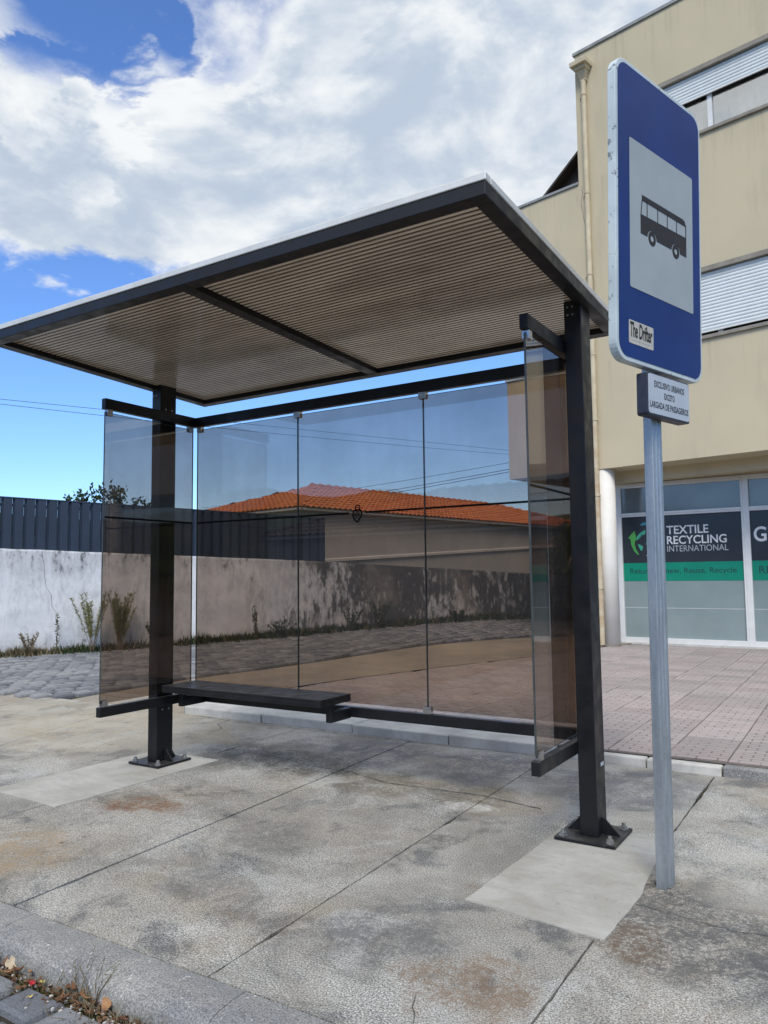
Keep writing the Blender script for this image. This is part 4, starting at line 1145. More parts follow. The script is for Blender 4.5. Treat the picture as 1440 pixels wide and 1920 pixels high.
# ================================================================ APARTMENT BUILDING
B0 = Vector((0.2, 9.77, 0)) + Vector((math.sin(R(-12)), -math.cos(R(-12)), 0)) * 0.12
def building():
    root = empty('apartment_building', B0, R(-12), 'cream rendered apartment block with roller shutters and shop on ground floor', 'building')
    SL, SR, DEP = -0.17, 10.5, 9.0
    ZB, ZT = 3.08, 10.78
    WX0, WX1 = 0.86, 4.6
    win = [(8.33, 9.50), (4.96, 6.14)]
    f = MB()
    T = 0.28
    f.box(SL, SR, 0, T, ZB, win[1][0]); f.box(SL, SR, 0, T, win[1][1], win[0][0]); f.box(SL, SR, 0, T, win[0][1], ZT)
    for (a, b) in win:
        f.box(SL, WX0, 0, T, a, b)
        f.box(WX1, 5.6, 0, T, a, b); f.box(9.4, SR, 0, T, a, b)
    f.build('facade_wall', 'cream', root)
    s = MB(); s.box(SL, SL + 0.28, T + 0.001, DEP, ZB, ZT); s.build('side_wall', 'cream', root)
    s = MB(); s.box(SR - 0.28, SR, T + 0.001, DEP, ZB, ZT); s.build('side_wall', 'cream', root)
    s = MB(); s.box(SL, SR, DEP + 0.001, DEP + 0.28, ZB, ZT); s.build('rear_wall', 'cream', root)
    s = MB(); s.box(SL + 0.281, SR - 0.281, T + 0.001, DEP, ZT - 0.5, ZT - 0.3); s.build('roof_slab', 'cap', root)
    s = MB(); s.box(SL + 0.281, SR - 0.281, T + 0.001, DEP, ZB + 0.004, ZB + 0.25); s.build('soffit', 'cream', root)
    # dropped beam behind the facade, above the shop
    s = MB(); s.box(SL + 0.05, SR, 0.62, 0.84, 2.88, ZB + 0.003); s.build('lintel_beam', 'cream', root)
    s = MB()
    for (x0, x1, y0, y1) in ((SL - 0.03, SR + 0.03, -0.03, 0.30), (SL - 0.03, SL + 0.30, 0.301, DEP), (SR - 0.3, SR + 0.03, 0.301, DEP)): s.box(x0, x1, y0, y1, ZT + 0.001, ZT + 0.055)
    s.build('parapet_cap', 'cap', root)
    # windows: lintel, sill, shutters slat by slat, panes
    for k, (a, b) in enumerate(win):
        for (x0, x1) in ((WX0, WX1), (5.6, 9.4)):
            w = MB(); w.box(x0 - 0.02, x1 + 0.02, -0.014, 0.10, b - 0.075, b + 0.0 - 0.001); lint = w.build('window_head', 'stone_trim', root)
            w = MB(); w.box(x0 - 0.03, x1 + 0.03, -0.045, 0.14, a + 0.001, a + 0.055); w.build('window_sill', 'stone_trim', root, bevel=0.004)
            bot = (b - 0.50) if k == 0 else (a + 0.105)
            fr = MB()
            fr.box(x0, x0 + 0.05, 0.10, 0.17, a + 0.056, b - 0.08); fr.box(x1 - 0.05, x1, 0.10, 0.17, a + 0.056, b - 0.08)
            fr.box(x0 + 0.05, x1 - 0.05, 0.10, 0.17, a + 0.056, a + 0.10)
            for xm in ([x0 + 1.28, x0 + 2.5] if x0 < 2 else [x0 + 1.2, x0 + 2.5]): fr.box(xm, xm + 0.075, 0.095, 0.165, a + 0.10, b - 0.08)
            fo = fr.build('window', 'frame_white', root)
            n = int((b - 0.08 - bot) / 0.0555)
            for i in range(n):
                zz = b - 0.08 - (i + 1) * 0.0555
                m2 = MB()
                m2.prism([(0.060, 0.001), (0.052, 0.012), (0.049, 0.028), (0.052, 0.044), (0.060, 0.0545), (0.070, 0.0545), (0.070, 0.001)], lambda u, v_: (x0 + 0.02, u, zz + v_), lambda u, v_: (x1 - 0.02, u, zz + v_))
                m2.build('shutter_slat', 'shutter', root)
            zz = b - 0.08 - n * 0.0555
            MB().box(x0 + 0.02, x1 - 0.02, 0.048, 0.074, zz - 0.03, zz - 0.001).build('shutter_rail', 'frame_white', root)
            if k == 0:
                MB().box(x0 + 0.05, x1 - 0.05, 0.128, 0.134, a + 0.10, b - 0.10).build('pane', 'clear', fo)
                c = MB(); nx = 150
                for i in range(nx):
                    pass
                v = []; ff = []
                for i in range(nx + 1):
                    xx = x0 + 0.05 + (x1 - x0 - 0.1) * i / nx
                    yy = 0.24 + 0.022 * math.sin(i * 1.15) + 0.012 * math.sin(i * 0.37)
                    v += [(xx, yy, a + 0.06), (xx, yy, b - 0.1)]
                for i in range(nx):
                    if 44 < i < 50 or 92 < i < 99: continue
                    ff.append((2 * i, 2 * i + 2, 2 * i + 3, 2 * i + 1))
                c.add(v, ff); c.build('curtain', 'curtain', fo, smooth=True)
                MB().box(x0 - 0.1, x1 + 0.1, 0.9, 0.95, a - 0.3, b + 0.3).build('room_back', 'interior', fo)
    # side terraces with solid parapets, one above the other
    for (z0, z1) in ((3.08, 4.97), (6.35, 8.32)):
        t = MB(); BL = -1.85
        t.box(BL, SL - 0.001, 0.0, 0.18, z0, z1); t.box(BL, BL + 0.18, 0.181, 3.6, z0, z1)
        tr = t.build('terrace_parapet', 'cream', root)
        MB().box(BL + 0.181, SL - 0.001, 0.181, 3.6, z0 + 0.004, z0 + 0.2).build('terrace_floor', 'stone_trim', tr)
        c = MB(); c.box(BL - 0.03, SL - 0.002, -0.03, 0.21, z1 + 0.001, z1 + 0.045); c.box(BL - 0.03, BL + 0.21, 0.211, 3.6, z1 + 0.001, z1 + 0.045)
        c.build('terrace_cap', 'cap', tr)
    a = MB(); a.hexa([(-1.05, 0.05, 8.30), (SL - 0.002, 0.05, 8.98), (SL - 0.002, 2.6, 8.98), (-1.05, 2.6, 8.30), (-1.05, 0.05, 8.345), (SL - 0.002, 0.05, 9.03), (SL - 0.002, 2.6, 9.03), (-1.05, 2.6, 8.345)])
    aw = a.build('stair_awning', 'dark_awning', root)
    w = MB(); w.prism([(-1.0, 8.37), (SL - 0.003, 8.37), (SL - 0.003, 8.96)], lambda u, z: (u, 0.30, z), lambda u, z: (u, 0.34, z)); w.build('awning_screen', 'dark_awning', aw)
    ck = MB(); x_, z_ = -0.10, 8.28; pv_ = None
    for k in range(34):
        nx_, nz_ = x_ + random.uniform(-.02, .02) + (0.012 if k > 18 else 0), z_ - 0.07
        w_ = 0.006 * random.uniform(.5, 1.2)
        ck.hexa([(x_ - w_, -0.003, z_), (x_ + w_, -0.003, z_), (x_ + w_, 0.002, z_), (x_ - w_, 0.002, z_), (nx_ - w_, -0.003, nz_), (nx_ + w_, -0.003, nz_), (nx_ + w_, 0.002, nz_), (nx_ - w_, 0.002, nz_)])
        x_, z_ = nx_, nz_
    ck.build('render_crack', 'stone_trim', root)
    # rainwater pipe with hopper head
    px = 0.025
    h = MB(); 
    def sq(c, r): return [(c - r, -0.005), (c + r, -0.005), (c + r, -0.005 - 2 * r * .8), (c - r, -0.005 - 2 * r * .8)]
    def fr(lo, hi, r0, r1):
        A = [(q[0], q[1], lo) for q in sq(px, r0)] + [(q[0], q[1], hi) for q in sq(px, r1)]; h.hexa(A)
    fr(10.18, 10.22, 0.055, 0.055); fr(10.22, 10.36, 0.055, 0.095); fr(10.36, 10.42, 0.115, 0.125); fr(10.42, 10.50, 0.16, 0.165)
    hd = h.build('rain_hopper', 'cream_pipe', root, bevel=0.006)
    MB().cyl((px, -0.06, 3.95), 0.047, 6.24, 16).build('downpipe', 'cream_pipe', root, smooth=False)
    MB().cyl((px - 0.005, -0.06, 0.05), 0.046, 3.90, 16).build('downpipe', 'rust_pipe', root)
    for zz in (3.93, 5.1, 6.55, 8.05, 9.9, 2.6, 1.0):
        c = MB(); c.cyl((px, -0.06, zz), 0.054, 0.03, 16); c.box(px - 0.10, px - 0.05, -0.035, 0.0, zz + 0.005, zz + 0.02); c.build('pipe_bracket', 'rust_pipe', root)
    # round column at the corner
    cc = MB(); cc.cyl((0.065, 0.17, 0.0), 0.157, ZB + 0.002, 40); 
    co = cc.build('column', 'white_paint', root)
    for p in co.data.polygons: p.use_smooth = len(p.vertices) == 4
    MB().cyl((0.065, 0.17, 0.0), 0.164, 0.05, 30).build('column_base', 'stone_trim', co)
    for cxx in (5.4, 10.2):
        c2 = MB(); c2.cyl((cxx, 0.17, 0.0), 0.162, ZB + 0.002, 32); o2 = c2.build('column', 'white_paint', root)
        for p in o2.data.polygons: p.use_smooth = len(p.vertices) == 4
    # ---- shop front, a few degrees off the facade
    P1 = Vector((0.2442, 10.4857)); d2 = Vector((0.99786, -0.06538)); n2 = Vector((-d2.y, d2.x))   # n2 into the shop
    inv = Matrix.Rotation(R(12), 2); b2 = Vector((B0.x, B0.y))
    def SH(u, v_, z):
        w = P1 + d2 * u + n2 * v_
        l = inv @ (w - b2); return (l.x, l.y, z)
    PITCH = 2.145; NP = 4
    cw = 0.09
    sf = MB(SH); sf.box(-0.06, PITCH * NP + 0.1, -0.03, 0.3, -0.05, 0.035); sf.build('threshold', 'pale_kerb', root)
    for i in range(NP):
        u0 = i * PITCH; u1 = u0 + PITCH
        f2 = MB(SH)
        f2.box(u0, u0 + cw, 0.0, 0.09, 0.036, 2.88); f2.box(u1 - 0.035, u1 - 0.001, 0.004, 0.086, 0.036, 2.88)
        f2.box(u0 + cw, u1 - 0.035, 0.002, 0.088, 0.036, 0.125); f2.box(u0 + cw, u1 - 0.035, 0.002, 0.088, 2.80, 2.879)
        f2.box(u0 + cw, u1 - 0.035, 0.002, 0.088, 2.275, 2.305); f2.box(u0 + cw, u1 - 0.035, -0.012, 0.07, 2.306, 2.345)
        fo = f2.build('shop_window', 'frame_white', root, bevel=0.004)
        a, b = u0 + cw - 0.004, u1 - 0.031
        MB(SH).box(a, b, 0.050, 0.058, 2.34, 2.805).build('transom_pane', 'frost_top', fo)
        MB(SH).box(a, b, 0.050, 0.058, 0.12, 2.28).build('pane', 'frost', fo)
        MB(SH).box(a + 0.003, b - 0.003, 0.0465, 0.0485, 1.446, 2.277).build('charcoal_film', 'film_dark', fo)
        MB(SH).box(a + 0.003, b - 0.003, 0.0465, 0.0485, 1.122, 1.4455).build('green_film', 'film_green', fo)
        MB(SH).box(a + 0.003, b - 0.003, 0.0465, 0.0485, 0.640, 0.656).build('white_line', 'letter_grey', fo)
        T_ = lambda x, z: (lambda p, q: Vector(SH(x + p, 0.0450, z + q)))
        if i == 0:
            put_text('lettering', 'TEXTILE', 0.70, 0.145, T_(0.875, 1.940), 'letter_white', fo, offset=0.016)
            put_text('lettering', 'RECYCLING', 0.985, 0.145, T_(0.875, 1.762), 'letter_white', fo, offset=0.016)
            put_text('lettering', 'INTERNATIONAL', 1.005, 0.105, T_(0.875, 1.632), 'letter_grey', fo)
            put_text('lettering', 'Return, Renew, Reuse, Recycle', 1.79, 0.125, T_(0.205, 1.225), 'letter_dark', fo, offset=0.008)
            # globe and arrow mark
            def blobm(pts, nm, mt_):
                g = MB(lambda x, y, z: SH(0.19 + x, y, 1.52 + z)); g.prism(pts, lambda p, q: (p, 0.0462, q), lambda p, q: (p, 0.0448, q)); g.build(nm, mt_, fo)
            blobm([(0.0, 0.375), (0.115, 0.505), (0.16, 0.34), (0.125, 0.325), (0.115, 0.26), (0.135, 0.18), (0.185, 0.08), (0.165, 0.07), (0.10, 0.14), (0.055, 0.24), (0.04, 0.36), (0.02, 0.365)], 'logo_arrow', 'logo_green')
            blobm([(0.16, 0.40), (0.21, 0.455), (0.28, 0.50), (0.315, 0.515), (0.315, 0.45), (0.27, 0.42), (0.245, 0.445), (0.235, 0.40), (0.20, 0.37), (0.165, 0.335), (0.15, 0.34)], 'logo_globe', 'logo_mint')
            blobm([(0.17, 0.26), (0.21, 0.255), (0.265, 0.215), (0.245, 0.15), (0.225, 0.14), (0.195, 0.20)], 'logo_globe', 'logo_mint')
            blobm([(0.315, 0.26), (0.345, 0.38), (0.42, 0.45), (0.52, 0.44), (0.55, 0.33), (0.48, 0.20), (0.40, 0.16), (0.345, 0.22)], 'logo_globe', 'logo_mint')
            blobm([(0.22, 0.60), (0.27, 0.645), (0.36, 0.66), (0.46, 0.63), (0.44, 0.585), (0.35, 0.60), (0.27, 0.595)], 'logo_arrow', 'logo_teal')
            blobm([(0.31, 0.05), (0.40, 0.02), (0.52, 0.06), (0.50, 0.10), (0.40, 0.07), (0.335, 0.075)], 'logo_arrow', 'letter_grey')
        if i == 1:
            put_text('lettering', 'GLOBAL', 1.10, 0.25, T_(PITCH + 0.135, 1.76), 'letter_white', fo, offset=0.02)
            put_text('lettering', 'RECYCLING', 0.98, 0.125, T_(PITCH + 0.19, 1.235), 'letter_dark', fo, offset=0.008)
    w = MB(SH); w.box(-0.001, 0.10, 0.091, 5.5, 0.0, 2.88); w.build('shop_side_wall', 'cream', root)
    w = MB(SH); w.box(-0.02, PITCH * NP, 0.02, 5.5, 2.882, 3.05); w.build('shop_ceiling', 'cream', root)
    return root
building()

# ================================================================ BOUNDARY WALL, FENCE
def wtop(s): return 1.797 - 0.0401 * s if s < 5.83 else 1.563 - 0.0567 * (s - 5.83)
def wbase(s): p = wall_pt(s); return ground_z(p.x, p.y)
wang = math.atan2(WDIR.y, WDIR.x)
def wall():
    root = MB()
    s0, s1, n, t = -7.0, 13.6, 60, 0.18
    v = []; f = []
    for i in range(n + 1):
        s = s0 + (s1 - s0) * i / n
        zb, zt = wbase(s) - 0.12, wtop(s)
        rows = [zb, zb + 0.4, (zb + zt) / 2, zt - 0.03, zt]
        for side in (0, 1):
            for k, z in enumerate(rows):
                y = (-mnoise.noise((s * 1.3, z * 1.1, 4.4)) * 0.018 if side == 0 else t) + (0.01 if k == 4 and side == 0 else 0)
                v.append((s, y, z + (mnoise.noise((s * 2.2, 0, 9)) * 0.01 if k >= 3 else 0)))
    L = 10
    for i in range(n):
        a, b = i * L, (i + 1) * L
        for k in range(4):
            f += [(a + k, b + k, b + k + 1, a + k + 1), (a + 5 + k + 1, b + 5 + k + 1, b + 5 + k, a + 5 + k)]
        f.append((a + 4, b + 4, b + 9, a + 9))
    f += [(0, 1, 2, 3, 4, 9, 8, 7, 6, 5), tuple(n * L + k for k in (5, 6, 7, 8, 9, 4, 3, 2, 1, 0))]
    root.add(v, f)
    o = root.build('boundary_wall', 'whitewash', smooth=False)
    o.location = (WA.x, WA.y, 0); o.rotation_euler = (0, 0, wang)
    tag(o, 'old whitewashed boundary wall with black mould stains along the cobbled lane', 'wall')
    # long crack near the left
    pts = []; sx = 0.62
    for k in range(26):
        z = 1.76 - k * 0.062; sx += random.uniform(-0.012, 0.030) * (1.4 if k > 6 else 0.6)
        pts.append((sx, z))
    c = MB()
    for (a, za), (b, zb) in zip(pts, pts[1:]):
        w = 0.0024
        ya = -mnoise.noise((a * 1.3, za * 1.1, 4.4)) * 0.018 - 0.004
        c.hexa([(a - w, ya, za), (a + w, ya, za), (a + w, ya + 0.02, za), (a - w, ya + 0.02, za), (b - w, ya, zb), (b + w, ya, zb), (b + w, ya + 0.02, zb), (b - w, ya + 0.02, zb)])
    c.build('crack', 'crack', o)
wall()
def fence():
    root = empty('metal_fence', (WA.x, WA.y, 0), wang, 'dark navy sheet metal fence standing on the white wall', 'fence')
    P = 0.176
    s = -6.9; meshes = None
    def ftop(s): return 2.65 - 0.0405 * s
    while s < 5.75:
        mb = MB(); a, b = s + 0.001, s + P - 0.001
        zb0, zb1 = wtop(a) - 0.005, wtop(b) - 0.005; z0, z1 = ftop(a), ftop(b)
        prof = [(0.0, 0.075), (0.0, 0.052), (0.026, 0.052), (0.036, 0.085), (0.18, 0.085)]
        pr = [(a, 0.082), (a + 0.036, 0.082), (a + 0.042, 0.045), (b - 0.006, 0.045), (b, 0.082), (b, 0.092), (a, 0.092)]
        mb.prism(pr, lambda u, w: (u, w, wtop(u) + 0.003), lambda u, w: (u, w, ftop(u)))
        mb.build('fence_sheet', 'navy_sheet', root)
        s += P
    for off in (0.25, 0.72):
        mb = MB(); a, b = -6.9, 5.74
        mb.hexa([(a, 0.095, wtop(a) + off), (b, 0.095, wtop(b) + off), (b, 0.135, wtop(b) + off), (a, 0.135, wtop(a) + off), (a, 0.095, wtop(a) + off + 0.04), (b, 0.095, wtop(b) + off + 0.04), (b, 0.135, wtop(b) + off + 0.04), (a, 0.135, wtop(a) + off + 0.04)])
        mb.build('fence_rail', 'navy_sheet', root)
    mb = MB(); mb.hexa([(-6.9, 0.038, ftop(-6.9) + .001), (5.76, 0.038, ftop(5.76) + .001), (5.76, 0.10, ftop(5.76) + .001), (-6.9, 0.10, ftop(-6.9) + .001), (-6.9, 0.038, ftop(-6.9) + .02), (5.76, 0.038, ftop(5.76) + .02), (5.76, 0.10, ftop(5.76) + .02), (-6.9, 0.10, ftop(-6.9) + .02)])
    mb.build('fence_cap', 'navy_sheet', root)
fence()

# ================================================================ HOUSES
def tile_roof(P00, P10, P01, P11, tw=0.23, th=0.36):
    P00, P10, P01, P11 = map(Vector, (P00, P10, P01, P11))
    nrm = (P10 - P00).cross(P01 - P00).normalized()
    if nrm.z < 0: nrm = -nrm
    eu = (P10 - P00).normalized(); up_ = (P01 - P00); up_ = up_ - eu * up_.dot(eu); H = up_.length; ev = up_.normalized()
    l1 = (P01 - P00).dot(eu); r0 = (P10 - P00).dot(eu); r1 = (P11 - P00).dot(eu)
    nx = max(2, int(r0 / tw)); ny = max(2, int(H / th)); tw = r0 / nx; th = H / ny
    wav = [(0.0, 0.0), (0.2, 0.030), (0.42, 0.042), (0.64, 0.030), (0.84, 0.0), (1.0, 0.0)]
    v = []; f = []
    for j in range(ny):
        t = (j + 0.35) / ny
        for i in range(nx):
            uc = (i + 0.5) * tw
            if uc < l1 * t - 0.02 or uc > r0 + (r1 - r0) * t + 0.02: continue
            o = len(v); dz = random.uniform(-.004, .004)
            for (vv, lift) in ((j * th - 0.03, 0.040), ((j + 1) * th, 0.006)):
                for (a_, h_) in wav: v.append(P00 + eu * ((i + a_) * tw) + ev * vv + nrm * (h_ + lift + dz))
            for (a_, h_) in wav: v.append(P00 + eu * ((i + a_) * tw) + ev * (j * th - 0.03) + nrm * (h_ + 0.005))
            n = len(wav)
            for k in range(n - 1): f += [(o + k, o + k + 1, o + n + k + 1, o + n + k), (o + 2 * n + k, o + 2 * n + k + 1, o + k + 1, o + k)]
    return v, f
def hip_house(name, loc, rz_, L, Wd, ze, zr, hip, label, group=None, course=False, zbase=-0.3, tiles='clay'):
    """local x along the long facade (y=0), y into the house; hip roof"""
    root = empty(name, loc, rz_, label, 'house', group)
    MB().box(0, L, 0, Wd, zbase, ze - 0.001).build('wall', 'house_wall', root)
    oh = 0.25; e = ze - 0.06
    A, B, Cc, D = (-oh, -oh, e), (L + oh, -oh, e), (L + oh, Wd + oh, e), (-oh, Wd + oh, e)
    r0, r1 = (hip, Wd / 2, zr), (L - hip, Wd / 2, zr)
    mb = MB()
    for q in ((A, B, r0, r1), (Cc, D, r1, r0)):
        v, f = tile_roof(*q); mb.add(v, f)
        mb.add([Vector(z) - Vector((0, 0, 0.004)) for z in (q[0], q[1], q[3], q[2])], [(0, 1, 2, 3)])
    for (a, b, r) in ((D, A, r0), (B, Cc, r1)):
        v, f = tile_roof(a, b, r, (Vector(r) + (Vector(b) - Vector(a)).normalized() * 0.05)); mb.add(v, f)
        mb.add([Vector(z) - Vector((0, 0, 0.004)) for z in (a, b, r)], [(0, 1, 2)])
    me_v = mb
    rf = mb.build('roof', tiles, root)
    # eaves board and ridge tiles
    ev = MB(); ev.box(-oh, L + oh, -oh, Wd + oh, e - 0.07, e - 0.004); ev.build('eaves', 'house_trim', rf)
    def ridge(a, b):
        a, b = Vector(a), Vector(b); n = int((b - a).length / 0.42); d = (b - a).normalized()
        for k in range(n):
            p = a + d * (k * 0.42); q = p + d * 0.46
            mb = MB(); side = Vector((-d.y, d.x, 0)).normalized()
            ring = []
            for (c, rr, up_) in ((p, 0.135, 0.035), (q, 0.105, 0.0)):
                ring.append([tuple(c + side * rr * math.cos(math.pi * i / 6) + Vector((0, 0, 1)) * (rr * math.sin(math.pi * i / 6) + up_ - 0.01)) for i in range(7)])
            mb.add(ring[0] + ring[1], [(i, i + 1, 8 + i, 7 + i) for i in range(6)] + [tuple(range(7))])
            mb.build('ridge_tile', tiles, rf)
    ridge(r0, r1); ridge(A, r0); ridge(B, r1)
    if course: course(root)
    return root
def orange_house():
    P0 = Vector((-10.80, 15.15, 0)); ang = R(80)             # long facade runs away from the viewer
    def course(root):
        # sloping coping that divides the two tones of the wall
        mb = MB(); mb.hexa([(-0.02, -0.07, 1.68), (16, -0.07, 2.52), (16, -0.001, 2.52), (-0.02, -0.001, 1.68), (-0.02, -0.07, 1.76), (16, -0.07, 2.60), (16, -0.001, 2.63), (-0.02, -0.001, 1.79)])
        mb.build('coping', 'house_trim', root)
    r = hip_house('tiled_house', P0, ang, 19.5, 7.0, 3.47, 4.66, 3.7, 'grey rendered house with orange clay tile roof behind the boundary wall', course=course)
    return r
orange_house()
def opposite_house():
    # across the street behind the viewer: the shelter glass reflects it
    hip_house('tiled_house', (3.6, -12.6, -0.1), R(180), 14.0, 7.0, 2.55, 3.85, 3.4, 'low grey house with dark tile roof across the street, seen mirrored in the glass', zbase=-0.3, tiles='old_clay')
opposite_house()

# ================================================================ CARS
def car(name, loc, rz_, paint, label):
    root = empty(name, loc, rz_, label, 'car')
    L, Wd = 4.1, 1.68
    hw = Wd / 2
    # body: stations along x (0 = front bumper), each a half section
    st = [(0.0, 0.42, 0.62, 0.62, 0.55), (0.12, 0.28, 0.74, 0.74, 0.70), (0.5, 0.22, 0.84, 0.84, 0.80), (1.05, 0.20, 0.95, 0.95, 0.83), (1.2, 0.2, 0.97, 0.97, 0.84), (2.0, 0.2, 0.98, 0.98, 0.84), (3.0, 0.2, 0.99, 0.99, 0.84), (3.75, 0.24, 0.98, 0.98, 0.82), (4.0, 0.30, 0.92, 0.92, 0.76), (4.1, 0.42, 0.74, 0.74, 0.66)]
    v = []; f = []
    for (x, zl, zt, _, w) in st:
        for (yy, zz) in ((-w * 0.9, zl), (-w, zl + 0.10), (-w, (zl + zt) / 2 + 0.08), (-w * 0.93, zt - 0.03), (-w * 0.78, zt), (0, zt + 0.015), (w * 0.78, zt), (w * 0.93, zt - 0.03), (w, (zl + zt) / 2 + 0.08), (w, zl + 0.10), (w * 0.9, zl)): v.append((x, yy, zz))
    n = 11
    for i in range(len(st) - 1):
        f += [(i * n + k, i * n + k + 1, (i + 1) * n + k + 1, (i + 1) * n + k) for k in range(n - 1)]
        f.append((i * n + n - 1, i * n, (i + 1) * n, (i + 1) * n + n - 1))
    f += [tuple(range(n)), tuple((len(st) - 1) * n + k for k in range(n))]
    mb = MB(); mb.add(v, f); mb.build('body', paint, root, smooth=True)
    # cabin
    cb = [(1.10, 0.96, 0.74), (1.85, 1.40, 0.60), (2.3, 1.45, 0.60), (3.2, 1.42, 0.58), (3.85, 0.98, 0.70)]
    top = [(x, -w, z) for x, z, w in cb] + [(x, w, z) for x, z, w in cb]
    mb = MB()
    mb.add([(1.10, -.74, .96), (1.85, -.60, 1.40), (3.2, -.58, 1.42), (3.85, -.70, .98), (1.10, .74, .96), (1.85, .60, 1.40), (3.2, .58, 1.42), (3.85, .70, .98)], [(0, 1, 2, 3), (7, 6, 5, 4), (0, 4, 5, 1), (2, 6, 7, 3), (0, 3, 7, 4)])
    mb.build('windows', 'carglass', root)
    mb = MB(); mb.hexa([(1.82, -.61, 1.395), (3.24, -.595, 1.415), (3.24, .595, 1.415), (1.82, .61, 1.395), (1.9, -.56, 1.45), (3.15, -.55, 1.465), (3.15, .55, 1.465), (1.9, .56, 1.45)])
    mb.build('roof', paint, root, bevel=0.02)
    mb = MB()
    for s in (-1, 1):
        mb.tube([(1.10, s * .75, .96), (1.85, s * .61, 1.41)], 0.035); mb.tube([(3.2, s * .59, 1.43), (3.85, s * .71, .98)], 0.05); mb.tube([(2.5, s * .75, .98), (2.45, s * .605, 1.42)], 0.03)
    mb.build('pillar', paint, root)
    for (x, s) in ((0.78, -1), (0.78, 1), (3.30, -1), (3.30, 1)):
        w = MB(); w.cyl((x, s * 0.76 - 0.1, 0.30), 0.30, 0.2, 24, 'y'); wo = w.build('wheel', 'tyre', root, bevel=0.02)
        MB().cyl((x, s * 0.76 + (0.085 if s > 0 else -0.105), 0.30), 0.19, 0.02, 18, 'y').build('hubcap', 'rim_metal', wo)
    for s in (-1, 1):
        h = MB(); h.hexa([(0.0, s * .42 - .1, .58), (0.12, s * .62 - .06, .58), (0.20, s * .64 + .06, .58), (0.02, s * .42 + .1, .58), (0.04, s * .42 - .1, .72), (0.16, s * .62 - .06, .74), (0.24, s * .64 + .06, .74), (0.06, s * .42 + .1, .72)])
        h.build('headlight', 'lamp', root, bevel=0.02)
        MB().box(4.0, 4.1, s * .62 - .1, s * .62 + .1, .70, .86).build('rear_light', 'lamp_red', root, bevel=0.02)
        MB().box(1.35, 1.5, s * .85 - .08, s * .85 + .08, .97, 1.08).build('mirror', paint, root, bevel=0.03)
    b = MB(); b.box(-0.05, 0.12, -0.72, 0.72, 0.30, 0.46); b.build('bumper', 'plastic', root, bevel=0.03)
    b = MB(); b.box(-0.055, -0.045, -0.26, 0.26, 0.34, 0.45); b.build('number_plate', 'frame_white', root)
    return root
car('parked_car', (-2.55, 20.1, -0.03), R(68), 'blue_paint', 'blue parked car behind the white column beyond the shop')
#car('parked_car', (-0.2, -8.3, -0.15), R(180), 'white_car', 'white parked car across the street, seen mirrored in the glass')

# ================================================================ CABLES
def cable(pts, r, label, group):
    mb = MB(); out = []
    a, b = Vector(pts[0]), Vector(pts[1]); sag = pts[2]
    for k in range(25):
        t = k / 24; p = a.lerp(b, t); p.z -= sag * 4 * t * (1 - t); out.append(p)
    mb.tube(out, r, 5)
    return tag(mb.build('overhead_cable', 'cable'), label, 'cable', group)
CP = cam.matrix_world.translation
def far_pt(px, py, d):
    return CP + (fwd + right * ((px - 720) / 1452.08) - up * ((py - 960) / 1452.08)) * d
cable((far_pt(-260, 722, 18), far_pt(1010, 850, 30), 0.0), 0.0065, 'upper of two thin cables crossing the sky left of the shelter', 'overhead cables')
cable((far_pt(-260, 727, 18), far_pt(1010, 856, 30), 0.12), 0.0065, 'lower of two thin cables crossing the sky left of the shelter', 'overhead cables')
cable((far_pt(380, 952, 46), far_pt(985, 862, 24), 0.15), 0.009, 'upper thin cable rising above the orange roof towards the cream building', 'overhead cables')
cable((far_pt(520, 950, 46), far_pt(985, 874, 24), 0.1), 0.012, 'middle cable rising above the orange roof towards the cream building', 'overhead cables')
cable((far_pt(520, 956, 46), far_pt(985, 879, 24), 0.1), 0.012, 'lowest cable rising above the orange roof towards the cream building', 'overhead cables')

# ================================================================ PLANTS
def leaf_quad(mb, p, d, n, L, w):
    d = Vector(d).normalized(); s = d.cross(Vector(n)).normalized()
    p = Vector(p)
    mb.add([p, p + d * L * 0.45 + s * w, p + d * L, p + d * L * 0.45 - s * w], [(0, 1, 2, 3)])
def rvec(rg): return Vector((rg.uniform(-1, 1), rg.uniform(-1, 1), rg.uniform(-1, 1))).normalized()
def tree(name, loc, h, r, nleaf, lsize, mat, label, group=None, seed=1, base=0.25, trunk_r=0.12):
    rg = random.Random(seed)
    root = empty(name, loc, 0, label, 'tree', group)
    tb = MB(); crown = MB()
    tb.tube([(0, 0, -0.2), (0.05 * h * .2, 0, h * .3), (0.0, 0.04 * h * .3, h * .75)], [trunk_r, trunk_r * .75, trunk_r * .25], 8)
    clumps = []
    for k in range(26):
        a = rg.uniform(0, 2 * math.pi); zz = rg.uniform(base, 0.98); rr = r * math.sqrt(rg.uniform(0.05, 1)) * math.sin(math.pi * min(0.97, max(0.12, (zz - base) / (1 - base) * 0.75 + 0.2)))
        c = Vector((rr * math.cos(a), rr * math.sin(a), h * zz)); clumps.append((c, rg.uniform(0.18, 0.36) * r))
        if k < 12: tb.tube([(0, 0, h * max(.2, zz - 0.25)), tuple(c * 0.5 + Vector((0, 0, h * max(.2, zz - .2) * .5))), tuple(c)], [trunk_r * .35, trunk_r * .2, trunk_r * .06], 5)
    for k in range(nleaf):
        c, cr = rg.choice(clumps)
        o = rvec(rg) * cr * rg.uniform(0.35, 1.0)
        leaf_quad(crown, c + o, rvec(rg) + Vector((0, 0, -0.2)), rvec(rg), lsize * rg.uniform(.6, 1.3), lsize * 0.3)
    tb.build('trunk', 'bark', root); crown.build('crown', mat, root)
    return root
